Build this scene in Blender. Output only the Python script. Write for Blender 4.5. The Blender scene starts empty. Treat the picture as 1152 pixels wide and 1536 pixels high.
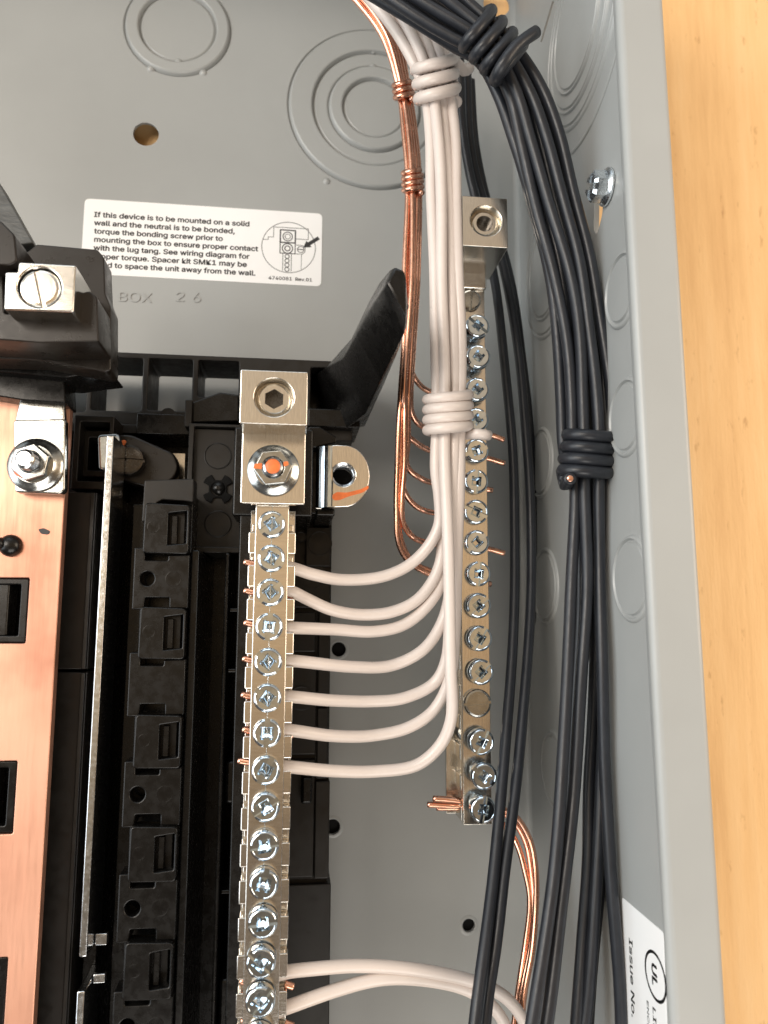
import bpy, bmesh, math, random
from mathutils import Vector, Matrix
random.seed(7)
scene = bpy.context.scene
MM = 0.001
# ------------------------------------------------------------------ camera
# place coordinates in millimetres: x right, y up, h out of the panel's back wall
F, CX, CY, CAM_H = 1150.0, 576.0, 768.0, 250.0
def _n(v): return v.normalized()
_up = _n(Vector((34, -8568, F)))
_r = Vector((9800, 192, F)); _r = _n(_r - _r.dot(_up) * _up)
_in = _r.cross(_up)
if _in.z < 0: _in = -_in
ROWS = (_r, _up, -_in)
def at(px, py, h):
    """point of the photograph (1152x1536) at height h above the back wall -> x, y in mm"""
    c = Vector((px - CX, py - CY, F))
    d = [row.dot(c) for row in ROWS]
    t = (h - CAM_H) / d[2]
    return (d[0] * t, d[1] * t)
def on_side(px, py, X):
    c = Vector((px - CX, py - CY, F)); d = [row.dot(c) for row in ROWS]
    t = X / d[0]
    return (d[1] * t, CAM_H + d[2] * t)
def W(x, y, h): return Vector((x * MM, -h * MM, y * MM))
cam_data = bpy.data.cameras.new('camera'); cam = bpy.data.objects.new('camera', cam_data)
scene.collection.objects.link(cam)
cam_data.sensor_fit = 'VERTICAL'; cam_data.sensor_height = 36.0; cam_data.lens = F / 1536 * 36.0
cam_data.clip_start = 0.005; cam_data.clip_end = 20
def _col(k, s):
    v = [ROWS[i][k] * s for i in range(3)]
    return (v[0], -v[2], v[1])
cr, cu, cb = _col(0, 1), _col(1, -1), _col(2, -1)
m = Matrix(((cr[0], cu[0], cb[0], 0), (cr[1], cu[1], cb[1], -CAM_H * MM), (cr[2], cu[2], cb[2], 0), (0, 0, 0, 1)))
cam.matrix_world = m
cam_data.dof.use_dof = True; cam_data.dof.focus_distance = 0.196; cam_data.dof.aperture_fstop = 20.0
scene.camera = cam
# ------------------------------------------------------------------ light
world = bpy.data.worlds.new('World'); scene.world = world; world.use_nodes = True
wn = world.node_tree; bg = wn.nodes['Background']
tc = wn.nodes.new('ShaderNodeTexCoord'); sp = wn.nodes.new('ShaderNodeSeparateXYZ'); rp = wn.nodes.new('ShaderNodeValToRGB')
mr = wn.nodes.new('ShaderNodeMapRange'); mr.inputs[1].default_value = -1; mr.inputs[2].default_value = 1
wn.links.new(tc.outputs['Generated'], sp.inputs[0]); wn.links.new(sp.outputs['Z'], mr.inputs[0])
wn.links.new(mr.outputs[0], rp.inputs[0])
# the room is cooler towards its window on the left, warmer towards the timber on the right
rx = wn.nodes.new('ShaderNodeValToRGB'); mrx = wn.nodes.new('ShaderNodeMapRange'); mrx.inputs[1].default_value = -1; mrx.inputs[2].default_value = 1
wn.links.new(sp.outputs['X'], mrx.inputs[0]); wn.links.new(mrx.outputs[0], rx.inputs[0])
rx.color_ramp.elements[0].position = 0.05; rx.color_ramp.elements[0].color = (1.0, 1.25, 1.5, 1)
rx.color_ramp.elements[1].position = 0.62; rx.color_ramp.elements[1].color = (1.0, 1.0, 1.0, 1)
mw = wn.nodes.new('ShaderNodeMix'); mw.data_type = 'RGBA'; mw.blend_type = 'MULTIPLY'; mw.inputs[0].default_value = 1.0
wn.links.new(rp.outputs[0], mw.inputs[6]); wn.links.new(rx.outputs[0], mw.inputs[7]); wn.links.new(mw.outputs[2], bg.inputs[0])
e = rp.color_ramp.elements
e[0].position = 0.1; e[0].color = (0.12, 0.10, 0.085, 1)
e[1].position = 0.95; e[1].color = (0.50, 0.52, 0.53, 1)
k = e.new(0.36); k.color = (0.22, 0.155, 0.10, 1)
k = e.new(0.52); k.color = (0.80, 0.52, 0.28, 1)
k = e.new(0.72); k.color = (0.62, 0.49, 0.36, 1)
bg.inputs[1].default_value = 1.2
def area(name, loc, target, sx, sy, power, col):
    l = bpy.data.lights.new(name, 'AREA'); l.shape = 'RECTANGLE'; l.size = sx; l.size_y = sy; l.energy = power; l.color = col
    o = bpy.data.objects.new(name, l); scene.collection.objects.link(o)
    o.location = loc; o.rotation_euler = (Vector(target) - Vector(loc)).to_track_quat('-Z', 'Y').to_euler()
    o['kind'] = 'helper'
    return o
area('window_light', (-1.10, -0.62, 0.05), (0.02, -0.03, 0.0), 1.1, 1.2, 19.0, (0.88, 0.95, 1.0))
area('ceiling_light', (-0.25, -0.75, 1.10), (0.0, 0.0, 0.0), 0.8, 0.35, 3.0, (0.88, 0.95, 1.0))
area('room_lamp', (-0.58, -0.95, 0.25), (0.03, -0.03, 0.0), 0.42, 0.42, 9.0, (1.0, 0.90, 0.79))
area('work_light', (0.22, -0.85, -0.98), (0.03, -0.03, -0.05), 1.0, 0.6, 13.0, (1.0, 0.95, 0.88))
area('flange_fill', (1.00, -0.58, 0.15), (0.09, -0.09, 0.0), 0.6, 0.6, 9.0, (1.0, 0.84, 0.66))  # added warm fill that lifts flange and wood, no such lamp known
scene.view_settings.view_transform = 'Standard'; scene.view_settings.look = 'None'
scene.view_settings.exposure = -0.40; scene.view_settings.gamma = 1.0
# ------------------------------------------------------------------ materials
def base_mat(name, col, rough=0.5, metal=0.0, spec=0.5, coat=0.0):
    mt = bpy.data.materials.new(name); mt.use_nodes = True
    b = mt.node_tree.nodes['Principled BSDF']
    b.inputs['Base Color'].default_value = (*col, 1); b.inputs['Roughness'].default_value = rough
    b.inputs['Metallic'].default_value = metal; b.inputs['Specular IOR Level'].default_value = spec
    b.inputs['Coat Weight'].default_value = coat; b.inputs['Coat Roughness'].default_value = 0.15
    return mt, mt.node_tree.nodes, mt.node_tree.links, b
def noise(nd, ln, scale, detail=3.0, rough=0.5, stretch=(1, 1, 1), off=(0, 0, 0)):
    t = nd.new('ShaderNodeTexCoord'); mp = nd.new('ShaderNodeMapping'); n = nd.new('ShaderNodeTexNoise')
    mp.inputs['Scale'].default_value = stretch; mp.inputs['Location'].default_value = off
    n.inputs['Scale'].default_value = scale; n.inputs['Detail'].default_value = detail; n.inputs['Roughness'].default_value = rough
    ln.new(t.outputs['Object'], mp.inputs[0]); ln.new(mp.outputs[0], n.inputs['Vector'])
    return n
def ramp(nd, ln, src, stops):
    r = nd.new('ShaderNodeValToRGB'); ln.new(src, r.inputs[0]); el = r.color_ramp.elements
    el[0].position, el[0].color = stops[0][0], (*stops[0][1], 1)
    el[1].position, el[1].color = stops[-1][0], (*stops[-1][1], 1)
    for p_, c_ in stops[1:-1]:
        q = el.new(p_); q.color = (*c_, 1)
    return r
def bump(nd, ln, b, src, strength, dist):
    bp = nd.new('ShaderNodeBump'); bp.inputs['Strength'].default_value = strength; bp.inputs['Distance'].default_value = dist
    ln.new(src, bp.inputs['Height']); ln.new(bp.outputs[0], b.inputs['Normal']); return bp
def g(v): return (v, v, v)
MAT = {}
def mk(name, col, rough, metal=0.0, spec=0.5, coat=0.0, var=0.12, vscale=60, bscale=900, bstr=0.08, bdist=0.0001, rvar=0.08, stretch=(1, 1, 1)):
    mt, nd, ln, b = base_mat(name, col, rough, metal, spec, coat)
    n = noise(nd, ln, vscale, 5, 0.6, stretch)
    r = ramp(nd, ln, n.outputs[0], [(0.3, tuple(c * (1 - var) for c in col)), (0.7, tuple(min(1, c * (1 + var)) for c in col))])
    ln.new(r.outputs[0], b.inputs['Base Color'])
    n2 = noise(nd, ln, vscale * 3.1, 4, 0.65, stretch, (0.3, 0.1, 0.7))
    r2 = ramp(nd, ln, n2.outputs[0], [(0.3, g(max(0.03, rough - rvar))), (0.7, g(min(1, rough + rvar)))])
    ln.new(r2.outputs[0], b.inputs['Roughness'])
    n3 = noise(nd, ln, bscale, 3, 0.6, stretch, (0.9, 0.2, 0.4))
    bump(nd, ln, b, n3.outputs[0], bstr, bdist)
    MAT[name] = mt; return mt, nd, ln, b
mk('paint', (0.325, 0.336, 0.333), 0.36, var=0.045, vscale=18, bscale=1300, bstr=0.16, bdist=0.00006, rvar=0.05)
mk('black_plastic', (0.0045, 0.0042, 0.0040), 0.27, spec=0.32, var=0.25, vscale=120, bscale=5000, bstr=0.10, bdist=0.00004, rvar=0.10)
mk('matte_plastic', (0.0095, 0.0080, 0.0065), 0.42, spec=0.36, var=0.25, vscale=120, bscale=5000, bstr=0.18, bdist=0.00005, rvar=0.10)
mk('brown_plastic', (0.0105, 0.0080, 0.0062), 0.32, spec=0.42, var=0.2, vscale=120, bscale=4500, bstr=0.12, bdist=0.00005)
mk('white_pvc', (0.62, 0.55, 0.51), 0.33, spec=0.5, var=0.03, vscale=80, bscale=700, bstr=0.05, bdist=0.0002, rvar=0.06)
mk('black_pvc', (0.016, 0.018, 0.023), 0.37, spec=0.40, var=0.2, vscale=150, bscale=700, bstr=0.05, bdist=0.00006, rvar=0.07)
mk('copper', (0.82, 0.45, 0.32), 0.26, metal=1.0, var=0.10, vscale=90, bscale=500, bstr=0.03, bdist=0.00005, rvar=0.05)
mk('aluminium', (0.76, 0.73, 0.68), 0.17, metal=1.0, var=0.06, vscale=150, bscale=420, bstr=0.06, bdist=0.00005, rvar=0.05, stretch=(1, 1, 9))
mk('tinned', (0.75, 0.72, 0.665), 0.20, metal=1.0, var=0.08, vscale=300, bscale=380, bstr=0.08, bdist=0.00005, rvar=0.06, stretch=(14, 1, 1))
mk('zinc', (0.66, 0.74, 0.81), 0.10, metal=1.0, var=0.10, vscale=500, bscale=600, bstr=0.10, bdist=0.0001, rvar=0.04)
mk('grey_plastic', (0.060, 0.063, 0.062), 0.45, var=0.35, vscale=160, bscale=300, bstr=0.5, bdist=0.0004, stretch=(1, 1, 3))
mk('shaded_steel', (0.10, 0.095, 0.09), 0.28, metal=1.0, var=0.15, vscale=300, bscale=700, bstr=0.1, bdist=0.0001)  # steel darkened in colour to hold socket shade and a dark reflection
mk('bright_zinc', (0.80, 0.84, 0.87), 0.26, metal=1.0, var=0.1, vscale=400, bscale=500, bstr=0.2, bdist=0.0002)
mk('steel', (0.66, 0.68, 0.70), 0.20, metal=1.0, var=0.12, vscale=400, bscale=900, bstr=0.15, bdist=0.0001, rvar=0.08)
mk('dull_zinc', (0.44, 0.45, 0.44), 0.21, metal=1.0, var=0.15, vscale=300, bscale=700, bstr=0.15, bdist=0.0001)
mk('orange_paint', (0.66, 0.155, 0.040), 0.42, var=0.2, vscale=500, bscale=900, bstr=0.2, bdist=0.0001)
mk('sticker', (0.84, 0.845, 0.85), 0.42, var=0.012, vscale=90, bscale=600, bstr=0.05, bdist=0.0001)
mk('ink', (0.018, 0.018, 0.020), 0.5, var=0.1)
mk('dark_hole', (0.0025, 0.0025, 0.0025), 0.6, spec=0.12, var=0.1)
# copper bus plate: satin, brushed along its length, stained
mt, nd, ln, b = mk('copper_plate', (0.80, 0.45, 0.31), 0.50, metal=1.0, var=0.05, vscale=60, bscale=420, bstr=0.10, bdist=0.00004, rvar=0.06, stretch=(7, 1, 0.4))
n = noise(nd, ln, 30, 4, 0.55, (1, 1, 0.8), (3, 1, 2)); n5 = noise(nd, ln, 300, 4, 0.7, (5, 1, 0.22), (1, 5, 2))
mx = nd.new('ShaderNodeMix'); mx.data_type = 'FLOAT'; mx.inputs[0].default_value = 0.10
ln.new(n.outputs[0], mx.inputs[2]); ln.new(n5.outputs[0], mx.inputs[3])
r = ramp(nd, ln, mx.outputs[0], [(0.34, (0.48, 0.24, 0.165)), (0.45, (0.64, 0.34, 0.24)), (0.56, (0.71, 0.395, 0.28)), (0.70, (0.75, 0.43, 0.31))])
ln.new(r.outputs[0], b.inputs['Base Color'])
# pine board
mt, nd, ln, b = base_mat('wood', (0.62, 0.36, 0.14), 0.55); MAT['wood'] = mt
n = noise(nd, ln, 90, 8, 0.70, (1.0, 1, 0.06)); n2 = noise(nd, ln, 16, 4, 0.6, (1, 1, 0.30), (4, 0, 1))
mx = nd.new('ShaderNodeMix'); mx.data_type = 'FLOAT'; mx.inputs[0].default_value = 0.5
ln.new(n.outputs[0], mx.inputs[2]); ln.new(n2.outputs[0], mx.inputs[3])
r = ramp(nd, ln, mx.outputs[0], [(0.32, (0.62, 0.36, 0.15)), (0.45, (0.76, 0.48, 0.22)), (0.55, (0.80, 0.535, 0.27)), (0.70, (0.84, 0.60, 0.34))])
n4 = noise(nd, ln, 260, 4, 0.65, (1, 1, 0.30), (7, 2, 5))
r4 = ramp(nd, ln, n4.outputs[0], [(0.28, (0.55, 0.42, 0.30)), (0.38, (1, 1, 1))])
mm = nd.new('ShaderNodeMix'); mm.data_type = 'RGBA'; mm.blend_type = 'MULTIPLY'; mm.inputs[0].default_value = 0.55
ln.new(r.outputs[0], mm.inputs[6]); ln.new(r4.outputs[0], mm.inputs[7]); ln.new(mm.outputs[2], b.inputs['Base Color'])
mb = nd.new('ShaderNodeMix'); mb.data_type = 'FLOAT'; mb.inputs[0].default_value = 0.4
ln.new(n.outputs[0], mb.inputs[2]); ln.new(n4.outputs[0], mb.inputs[3])
bump(nd, ln, b, mb.outputs[0], 0.6, 0.0012)
# ------------------------------------------------------------------ helpers
COL = scene.collection
def link(name, me, mat, parent=None, smooth=None):
    o = bpy.data.objects.new(name, me); COL.objects.link(o)
    if mat: 
        me.materials.clear(); me.materials.append(MAT[mat])
    if smooth is not None: shade(me, smooth)
    if parent: o.parent = parent
    return o
def shade(me, ang):
    if ang >= 180:
        me.polygons.foreach_set('use_smooth', [True] * len(me.polygons)); me.update(); return
    bm = bmesh.new(); bm.from_mesh(me)
    for f in bm.faces:
        n_ = f.normal            # flat faces stay flat beside their rounded edges
        f.smooth = not (abs(n_.y) > 0.9998 or (max(abs(n_.x), abs(n_.z)) > 0.9998 and f.calc_area() > 1.2e-5))
    lim = math.radians(ang)
    for ed in bm.edges:
        ed.smooth = not (len(ed.link_faces) == 2 and ed.calc_face_angle(0) > lim)
    bm.to_mesh(me); bm.free()
def thing(name, label, cat, group=None):
    o = bpy.data.objects.new(name, None); COL.objects.link(o); o.empty_display_size = 0.005
    o['label'] = label; o['category'] = cat
    if group: o['group'] = group
    return o
def tag(o, label, cat, group=None):
    o['label'] = label; o['category'] = cat
    if group: o['group'] = group
    return o
def structure(o): o['kind'] = 'structure'; return o
def rounded(pts, r, seg=4):
    """round the corners of a 2D outline"""
    out = []; n_ = len(pts)
    for i in range(n_):
        p0, p1, p2 = Vector(pts[i - 1]), Vector(pts[i]), Vector(pts[(i + 1) % n_])
        a, c = p0 - p1, p2 - p1
        rr = min(r, a.length * 0.45, c.length * 0.45)
        if rr <= 1e-6: out.append(tuple(p1)); continue
        s, t_ = p1 + a.normalized() * rr, p1 + c.normalized() * rr
        for k_ in range(seg + 1):
            u = k_ / seg
            q = s * (1 - u) ** 2 + p1 * 2 * u * (1 - u) + t_ * u * u
            out.append(tuple(q))
    return out
def circle(cx, cy, r, n_=32, ry=None): return [(cx + r * math.cos(2 * math.pi * i / n_), cy + (ry or r) * math.sin(2 * math.pi * i / n_)) for i in range(n_)]
def rect(x0, y0, x1, y1): return [(x0, y0), (x1, y0), (x1, y1), (x0, y1)]
def plate_mesh(outline, holes, h0, h1, bev=0.0, axis='h', X=0.0, bres=2):
    """flat piece with real holes between h0 and h1. axis 'h': outline is (x,y). axis 'x': outline is (y,h), piece spans X+h0..X+h1"""
    cu_ = bpy.data.curves.new('tmp', 'CURVE'); cu_.dimensions = '2D'; cu_.fill_mode = 'BOTH'
    t_ = (h1 - h0)
    cu_.extrude = max(0.0, t_ / 2 - bev); cu_.bevel_depth = bev; cu_.bevel_resolution = bres; cu_.offset = -bev
    for pts in [outline] + list(holes):
        s = cu_.splines.new('POLY'); s.points.add(len(pts) - 1); s.use_cyclic_u = True
        for p_, q in zip(s.points, pts): p_.co = (q[0], q[1], 0, 1)
    o = bpy.data.objects.new('tmp', cu_); COL.objects.link(o)
    dg = bpy.context.evaluated_depsgraph_get()
    me = bpy.data.meshes.new_from_object(o.evaluated_get(dg))
    bpy.data.objects.remove(o); bpy.data.curves.remove(cu_)
    mid = (h0 + h1) / 2
    for v in me.vertices:
        a, c, z = v.co
        v.co = W(a, c, z + mid) if axis == 'h' else (W(X + z + mid, a, c) if axis == 'x' else W(a, X + z + mid, c))
    bm = bmesh.new(); bm.from_mesh(me); bmesh.ops.remove_doubles(bm, verts=bm.verts, dist=1e-7)
    bmesh.ops.recalc_face_normals(bm, faces=bm.faces); bm.to_mesh(me); bm.free()
    me.name = 'plate'
    return me
def plate(name, outline, holes, h0, h1, mat, parent=None, bev=0.2, r=0.0, **kw):
    if r: outline = rounded(outline, r)
    return link(name, plate_mesh(outline, holes, h0, h1, bev, **kw), mat, parent, 40)
def px_poly(h, pts): return [at(a, c, h) for a, c in pts]
def px_rect(h, x0, y0, x1, y1):
    a = at(x0, y0, h); c = at(x1, y1, h)
    return rect(min(a[0], c[0]), min(a[1], c[1]), max(a[0], c[0]), max(a[1], c[1]))
def box(name, x0, y0, x1, y1, h0, h1, mat, parent=None, bev=0.25, r=0.3):
    return plate(name, rect(min(x0, x1), min(y0, y1), max(x0, x1), max(y0, y1)), [], h0, h1, mat, parent, bev, r)
def join_meshes(meshes):
    bm = bmesh.new()
    for me in meshes: bm.from_mesh(me)
    out = bpy.data.meshes.new('joined'); bm.to_mesh(out); bm.free()
    for me in meshes: bpy.data.meshes.remove(me)
    return out
def spline(pts, per=8):
    P = [Vector(p_) for p_ in pts]; out = []
    P = [P[0] * 2 - P[1]] + P + [P[-1] * 2 - P[-2]]
    for i in range(1, len(P) - 2):
        p0, p1, p2, p3 = P[i - 1:i + 3]
        # centripetal Catmull-Rom
        t0 = 0; t1 = t0 + max((p1 - p0).length, 1e-6) ** 0.5; t2 = t1 + max((p2 - p1).length, 1e-6) ** 0.5; t3 = t2 + max((p3 - p2).length, 1e-6) ** 0.5
        for k_ in range(per):
            t_ = t1 + (t2 - t1) * k_ / per
            a1 = p0 * ((t1 - t_) / (t1 - t0)) + p1 * ((t_ - t0) / (t1 - t0))
            a2 = p1 * ((t2 - t_) / (t2 - t1)) + p2 * ((t_ - t1) / (t2 - t1))
            a3 = p2 * ((t3 - t_) / (t3 - t2)) + p3 * ((t_ - t2) / (t3 - t2))
            b1 = a1 * ((t2 - t_) / (t2 - t0)) + a2 * ((t_ - t0) / (t2 - t0))
            b2 = a2 * ((t3 - t_) / (t3 - t1)) + a3 * ((t_ - t1) / (t3 - t1))
            out.append(b1 * ((t2 - t_) / (t2 - t1)) + b2 * ((t_ - t1) / (t2 - t1)))
    out.append(P[-2]); return out
def tube_mesh(path, rad, sides=14, cap=True):
    """path: points in metres"""
    vs, fs = [], []
    tan = []
    for i in range(len(path)):
        a = path[max(0, i - 1)]; c = path[min(len(path) - 1, i + 1)]; tan.append((c - a).normalized())
    up = Vector((0, 0, 1)) if abs(tan[0].z) < 0.9 else Vector((1, 0, 0))
    nrm = (up - tan[0] * up.dot(tan[0])).normalized()
    for i, p_ in enumerate(path):
        nrm = (nrm - tan[i] * nrm.dot(tan[i])).normalized(); bi = tan[i].cross(nrm)
        rr = rad(i / (len(path) - 1)) if callable(rad) else rad
        for s in range(sides):
            a = 2 * math.pi * s / sides
            vs.append(p_ + (nrm * math.cos(a) + bi * math.sin(a)) * rr * MM)
    for i in range(len(path) - 1):
        for s in range(sides):
            a, c = i * sides + s, i * sides + (s + 1) % sides
            fs.append((a, c, c + sides, a + sides))
    if cap:
        for base, tn, sg in ((0, tan[0], -1), ((len(path) - 1) * sides, tan[-1], 1)):
            ring = list(range(base, base + sides))
            ctr = path[0] if sg < 0 else path[-1]
            # small rounded end
            nb = len(vs)
            for s in ring: vs.append(ctr + (vs[s] - ctr) * 0.72 + tn * sg * (vs[s] - ctr).length * 0.14)
            for s in range(sides):
                q = (ring[s], ring[(s + 1) % sides], nb + (s + 1) % sides, nb + s)
                fs.append(q if sg > 0 else q[::-1])
            fs.append(tuple(range(nb, nb + sides)) if sg > 0 else tuple(range(nb + sides - 1, nb - 1, -1)))
    me = bpy.data.meshes.new('tube'); me.from_pydata([tuple(v) for v in vs], [], fs); me.update()
    return me
def px_path(pts, per=8): return spline([W(*at(a, c, h), h) for a, c, h in pts], per)
def wire(name, pts, rad, mat, label, cat='wire', group=None, parent=None, per=8, sides=14, wob=0.12):
    path = px_path(pts, per)
    # hand-bent wire is never perfectly fair
    ph = random.random() * 50
    for i, p_ in enumerate(path):
        u = i * 0.35 + ph
        p_ += Vector((math.sin(u * 0.9), math.sin(u * 1.13 + 1), math.sin(u * 0.7 + 2))) * 0.00010
        p_ += Vector((math.sin(u * 0.37 + ph), math.sin(u * 0.29), math.sin(u * 0.2))) * wob * MM
    o = link(name, tube_mesh(path, rad, sides), mat, parent, 180)
    if label: tag(o, label, cat, group)
    return o
def lathe_mesh(prof, n_=40, cap_top=True):
    """prof: list of (radius, height) in mm around the local h axis at the origin"""
    vs, fs = [], []
    for r_, z in prof:
        for i in range(n_):
            a = 2 * math.pi * i / n_; vs.append(W(r_ * math.cos(a), r_ * math.sin(a), z))
    for j in range(len(prof) - 1):
        for i in range(n_):
            a, c = j * n_ + i, j * n_ + (i + 1) % n_
            fs.append((a, c, c + n_, a + n_))
    if cap_top: fs.append(tuple(range((len(prof) - 1) * n_, len(prof) * n_)))
    me = bpy.data.meshes.new('lathe'); me.from_pydata([tuple(v) for v in vs], [], fs)
    bm = bmesh.new(); bm.from_mesh(me); bmesh.ops.remove_doubles(bm, verts=bm.verts, dist=1e-8); bmesh.ops.recalc_face_normals(bm, faces=bm.faces); bm.to_mesh(me); bm.free()
    return me
def lathe(name, x, y, h, prof, mat, parent=None, n_=40, sm=35, rot=0.0, cap=True):
    o = link(name, lathe_mesh(prof, n_, cap), mat, parent, sm); o.location = W(x, y, h)
    o.rotation_euler = (0, rot, 0); return o
def cut(me, cutters):
    """boolean-subtract meshes, all in the same local frame"""
    o = bpy.data.objects.new('tmp', me); COL.objects.link(o); tmp = [o]
    for c in cutters:
        q = bpy.data.objects.new('tmpc', c); COL.objects.link(q); tmp.append(q)
        md = o.modifiers.new('b', 'BOOLEAN'); md.operation = 'DIFFERENCE'; md.solver = 'EXACT'; md.object = q
    dg = bpy.context.evaluated_depsgraph_get()
    out = bpy.data.meshes.new_from_object(o.evaluated_get(dg))
    for q in tmp: bpy.data.objects.remove(q)
    return out
FONT = None
try:
    import os
    _fd = bpy.utils.system_resource('DATAFILES', path='fonts')
    FONT = bpy.data.fonts.load(os.path.join(_fd, 'Inter.woff2'))
except Exception:
    FONT = None
def text_mesh(body, size, thick=0.05, width=None, bold=0.0, spacing=1.0):
    """text in mm, lower-left at origin, in the panel plane"""
    cu_ = bpy.data.curves.new('tmp', 'FONT'); cu_.body = body; cu_.size = size; cu_.extrude = thick / 2; cu_.resolution_u = 3
    if FONT: cu_.font = FONT
    cu_.space_character = spacing
    o = bpy.data.objects.new('tmp', cu_); COL.objects.link(o)
    dg = bpy.context.evaluated_depsgraph_get(); me = bpy.data.meshes.new_from_object(o.evaluated_get(dg))
    bpy.data.objects.remove(o); bpy.data.curves.remove(cu_)
    xs = [v.co.x for v in me.vertices]; x0, x1 = min(xs), max(xs)
    s = (width / (x1 - x0)) if width else 1.0
    for v in me.vertices: v.co = W((v.co.x - x0) * s, v.co.y, v.co.z)
    if bold:                                   # heavier strokes
        bm = bmesh.new()
        for dx, dy, dz in ((-0.5, 0, 0), (0.5, 0, 0.002), (0, 0.4, 0.004), (0, -0.4, 0.006)):
            m2 = me.copy()
            for v in m2.vertices: v.co += W(dx * bold, dy * bold, dz)
            bm.from_mesh(m2); bpy.data.meshes.remove(m2)
        bm.to_mesh(me); bm.free()
    return me
def rotz2(pts, ang, cx=0, cy=0):
    c, s = math.cos(ang), math.sin(ang)
    return [(cx + (x - cx) * c - (y - cy) * s, cy + (x - cx) * s + (y - cy) * c) for x, y in pts]
# ================================================================== SETTING
WALL_X, FLANGE_H = 77.6, 92.0
board = structure(link('plywood_board', plate_mesh(rect(-320, -420, 520, 420), [], -26, -7, 0.5), 'wood', None, 40))
# ------------------------------------------------------------------ electrical box
ebox = thing('electrical_box', 'grey painted steel electrical panel box with knockouts, holding all the wiring', 'panel box')
ka = at(267, 42, 0); kb = at(562, 163, 0)
holes = [circle(*ka, 18.6, 64), circle(*kb, 31.0, 80), circle(*at(219, 201, 0), 4.25, 32), circle(*at(703, 1388, 0), 2.0, 24),
         circle(*at(508, 974, 0), 2.3, 24), circle(*at(499, 1240, 0), 2.3, 24), circle(*at(745, 6, 0), 5.0, 24)]
plate('back_wall', rect(-286, -230, WALL_X - 0.1, 231.8), holes, -1.2, 0, 'paint', ebox, 0.12)
for i_, (hx, hy, rr) in enumerate(((703, 1388, 2.0), (508, 974, 2.3), (499, 1240, 2.3))):
    x, y = at(hx, hy, 0)
    lathe('hole_rim', x, y, 0, [(rr + 0.02, -1.1), (rr + 0.02, 0.18), (rr + 0.25, 0.3), (rr + 0.9, 0.05), (rr + 1.3, -0.05)], 'paint', ebox, 32, 60, cap=False)
    lathe('hole_shade', x, y, -1.9, [(rr + 0.6, 0), (rr + 0.5, 0.6), (0.1, 0.62)], 'dark_hole', ebox, 20)  # black disc added behind each hole, its colour stands in for shade
def knockout(x, y, rings, parent, tabs=()):
    """rings: radii from inside out; each line a pressed groove between steps"""
    prof = [(0.001, 0.0)]; lev = 0.0
    for i, r_ in enumerate(rings):
        nl = 1.0 if i % 2 == 0 else 0.0
        last = i == len(rings) - 1
        if last: nl = 0.0
        prof += [(r_ - 0.95, lev), (r_ - 0.55, lev - 0.18), (r_ - 0.2, lev - 0.75), (r_ + 0.1, min(lev, nl) - 0.78), (r_ + 0.4, nl - 0.28), (r_ + 0.7, nl - 0.04), (r_ + 1.05, nl)]
        lev = nl
    prof[-1] = (rings[-1] + 0.75, 0.0)
    me = lathe_mesh(prof, 96, False)
    o = link('knockout', me, 'paint', parent, 60); o.location = W(x, y, 0)
    for tx, ty in tabs:
        t = lathe('knockout_tab', 0, 0, 0, [(1.5, -0.35), (1.25, 0.1), (0.85, 0.42), (0.4, 0.58), (0.02, 0.62)], 'paint', o, 16, 180)
        t.location = W(tx - x, ty - y, 0)
    return o
knockout(*ka, [13.0, 18.0], ebox, [at(226, 103, 0), at(305, 109, 0), at(268, 93, 0)])
knockout(*kb, [11.2, 16.3, 21.8, 30.4], ebox, [at(490, 272, 0), at(511, 241, 0), at(560, 74, 0), at(560, 101, 0)])
# side wall with its screw slot, then the outward flange
slot_c = on_side(897, 322, WALL_X)
slot = rounded([(slot_c[0] + 6, slot_c[1] - 2.0), (slot_c[0] + 7, slot_c[1] + 3.4), (slot_c[0] - 1, slot_c[1] + 3.0), (slot_c[0] - 5, slot_c[1] - 1.0), (slot_c[0] - 3, slot_c[1] - 3.2)], 1.5)
slit = [on_side(828, 2, WALL_X), on_side(831, 2, WALL_X), on_side(813, 63, WALL_X), on_side(810, 63, WALL_X)]
plate('side_wall', rect(-230, -1.2, 231.8, FLANGE_H - 1.5), [slot, slit], 0, 1.5, 'paint', ebox, 0.1, axis='x', X=WALL_X)
# rounded inside corner between back and side
vs, fs = [], []
for j, yy in enumerate((-230, 231.8)):
    for i in range(7):
        a = math.pi / 2 * i / 6
        vs.append(W(WALL_X - 2.0 + 2.0 * math.sin(a) + 0.02, yy, 2.0 - 2.0 * math.cos(a) + 0.02))
for i in range(6): fs.append((i, i + 1, i + 8, i + 7))
me = bpy.data.meshes.new('corner'); me.from_pydata([tuple(v) for v in vs], [], fs); link('corner_bend', me, 'paint', ebox, 180)
# flange profile: wall rises, folds over with a soft radius, runs out and folds back down
prof = [(WALL_X - 1.2, FLANGE_H - 4.5)]
for i in range(7):
    a = math.pi - math.pi / 2 * i / 6; prof.append((WALL_X - 1.2 + 1.6 + 1.6 * math.cos(a) - 0.9, FLANGE_H - 1.6 + 1.6 * math.sin(a)))
for i in range(7):
    a = math.pi / 2 - math.pi / 2 * i / 6; prof.append((87.3 - 1.4 + 1.4 * math.cos(a), FLANGE_H - 1.4 + 1.4 * math.sin(a)))
prof += [(87.3, FLANGE_H - 14), (85.9, FLANGE_H - 14), (85.7, FLANGE_H - 3.0), (WALL_X + 1.7, FLANGE_H - 3.0), (WALL_X + 1.7, FLANGE_H - 4.5)]
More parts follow.
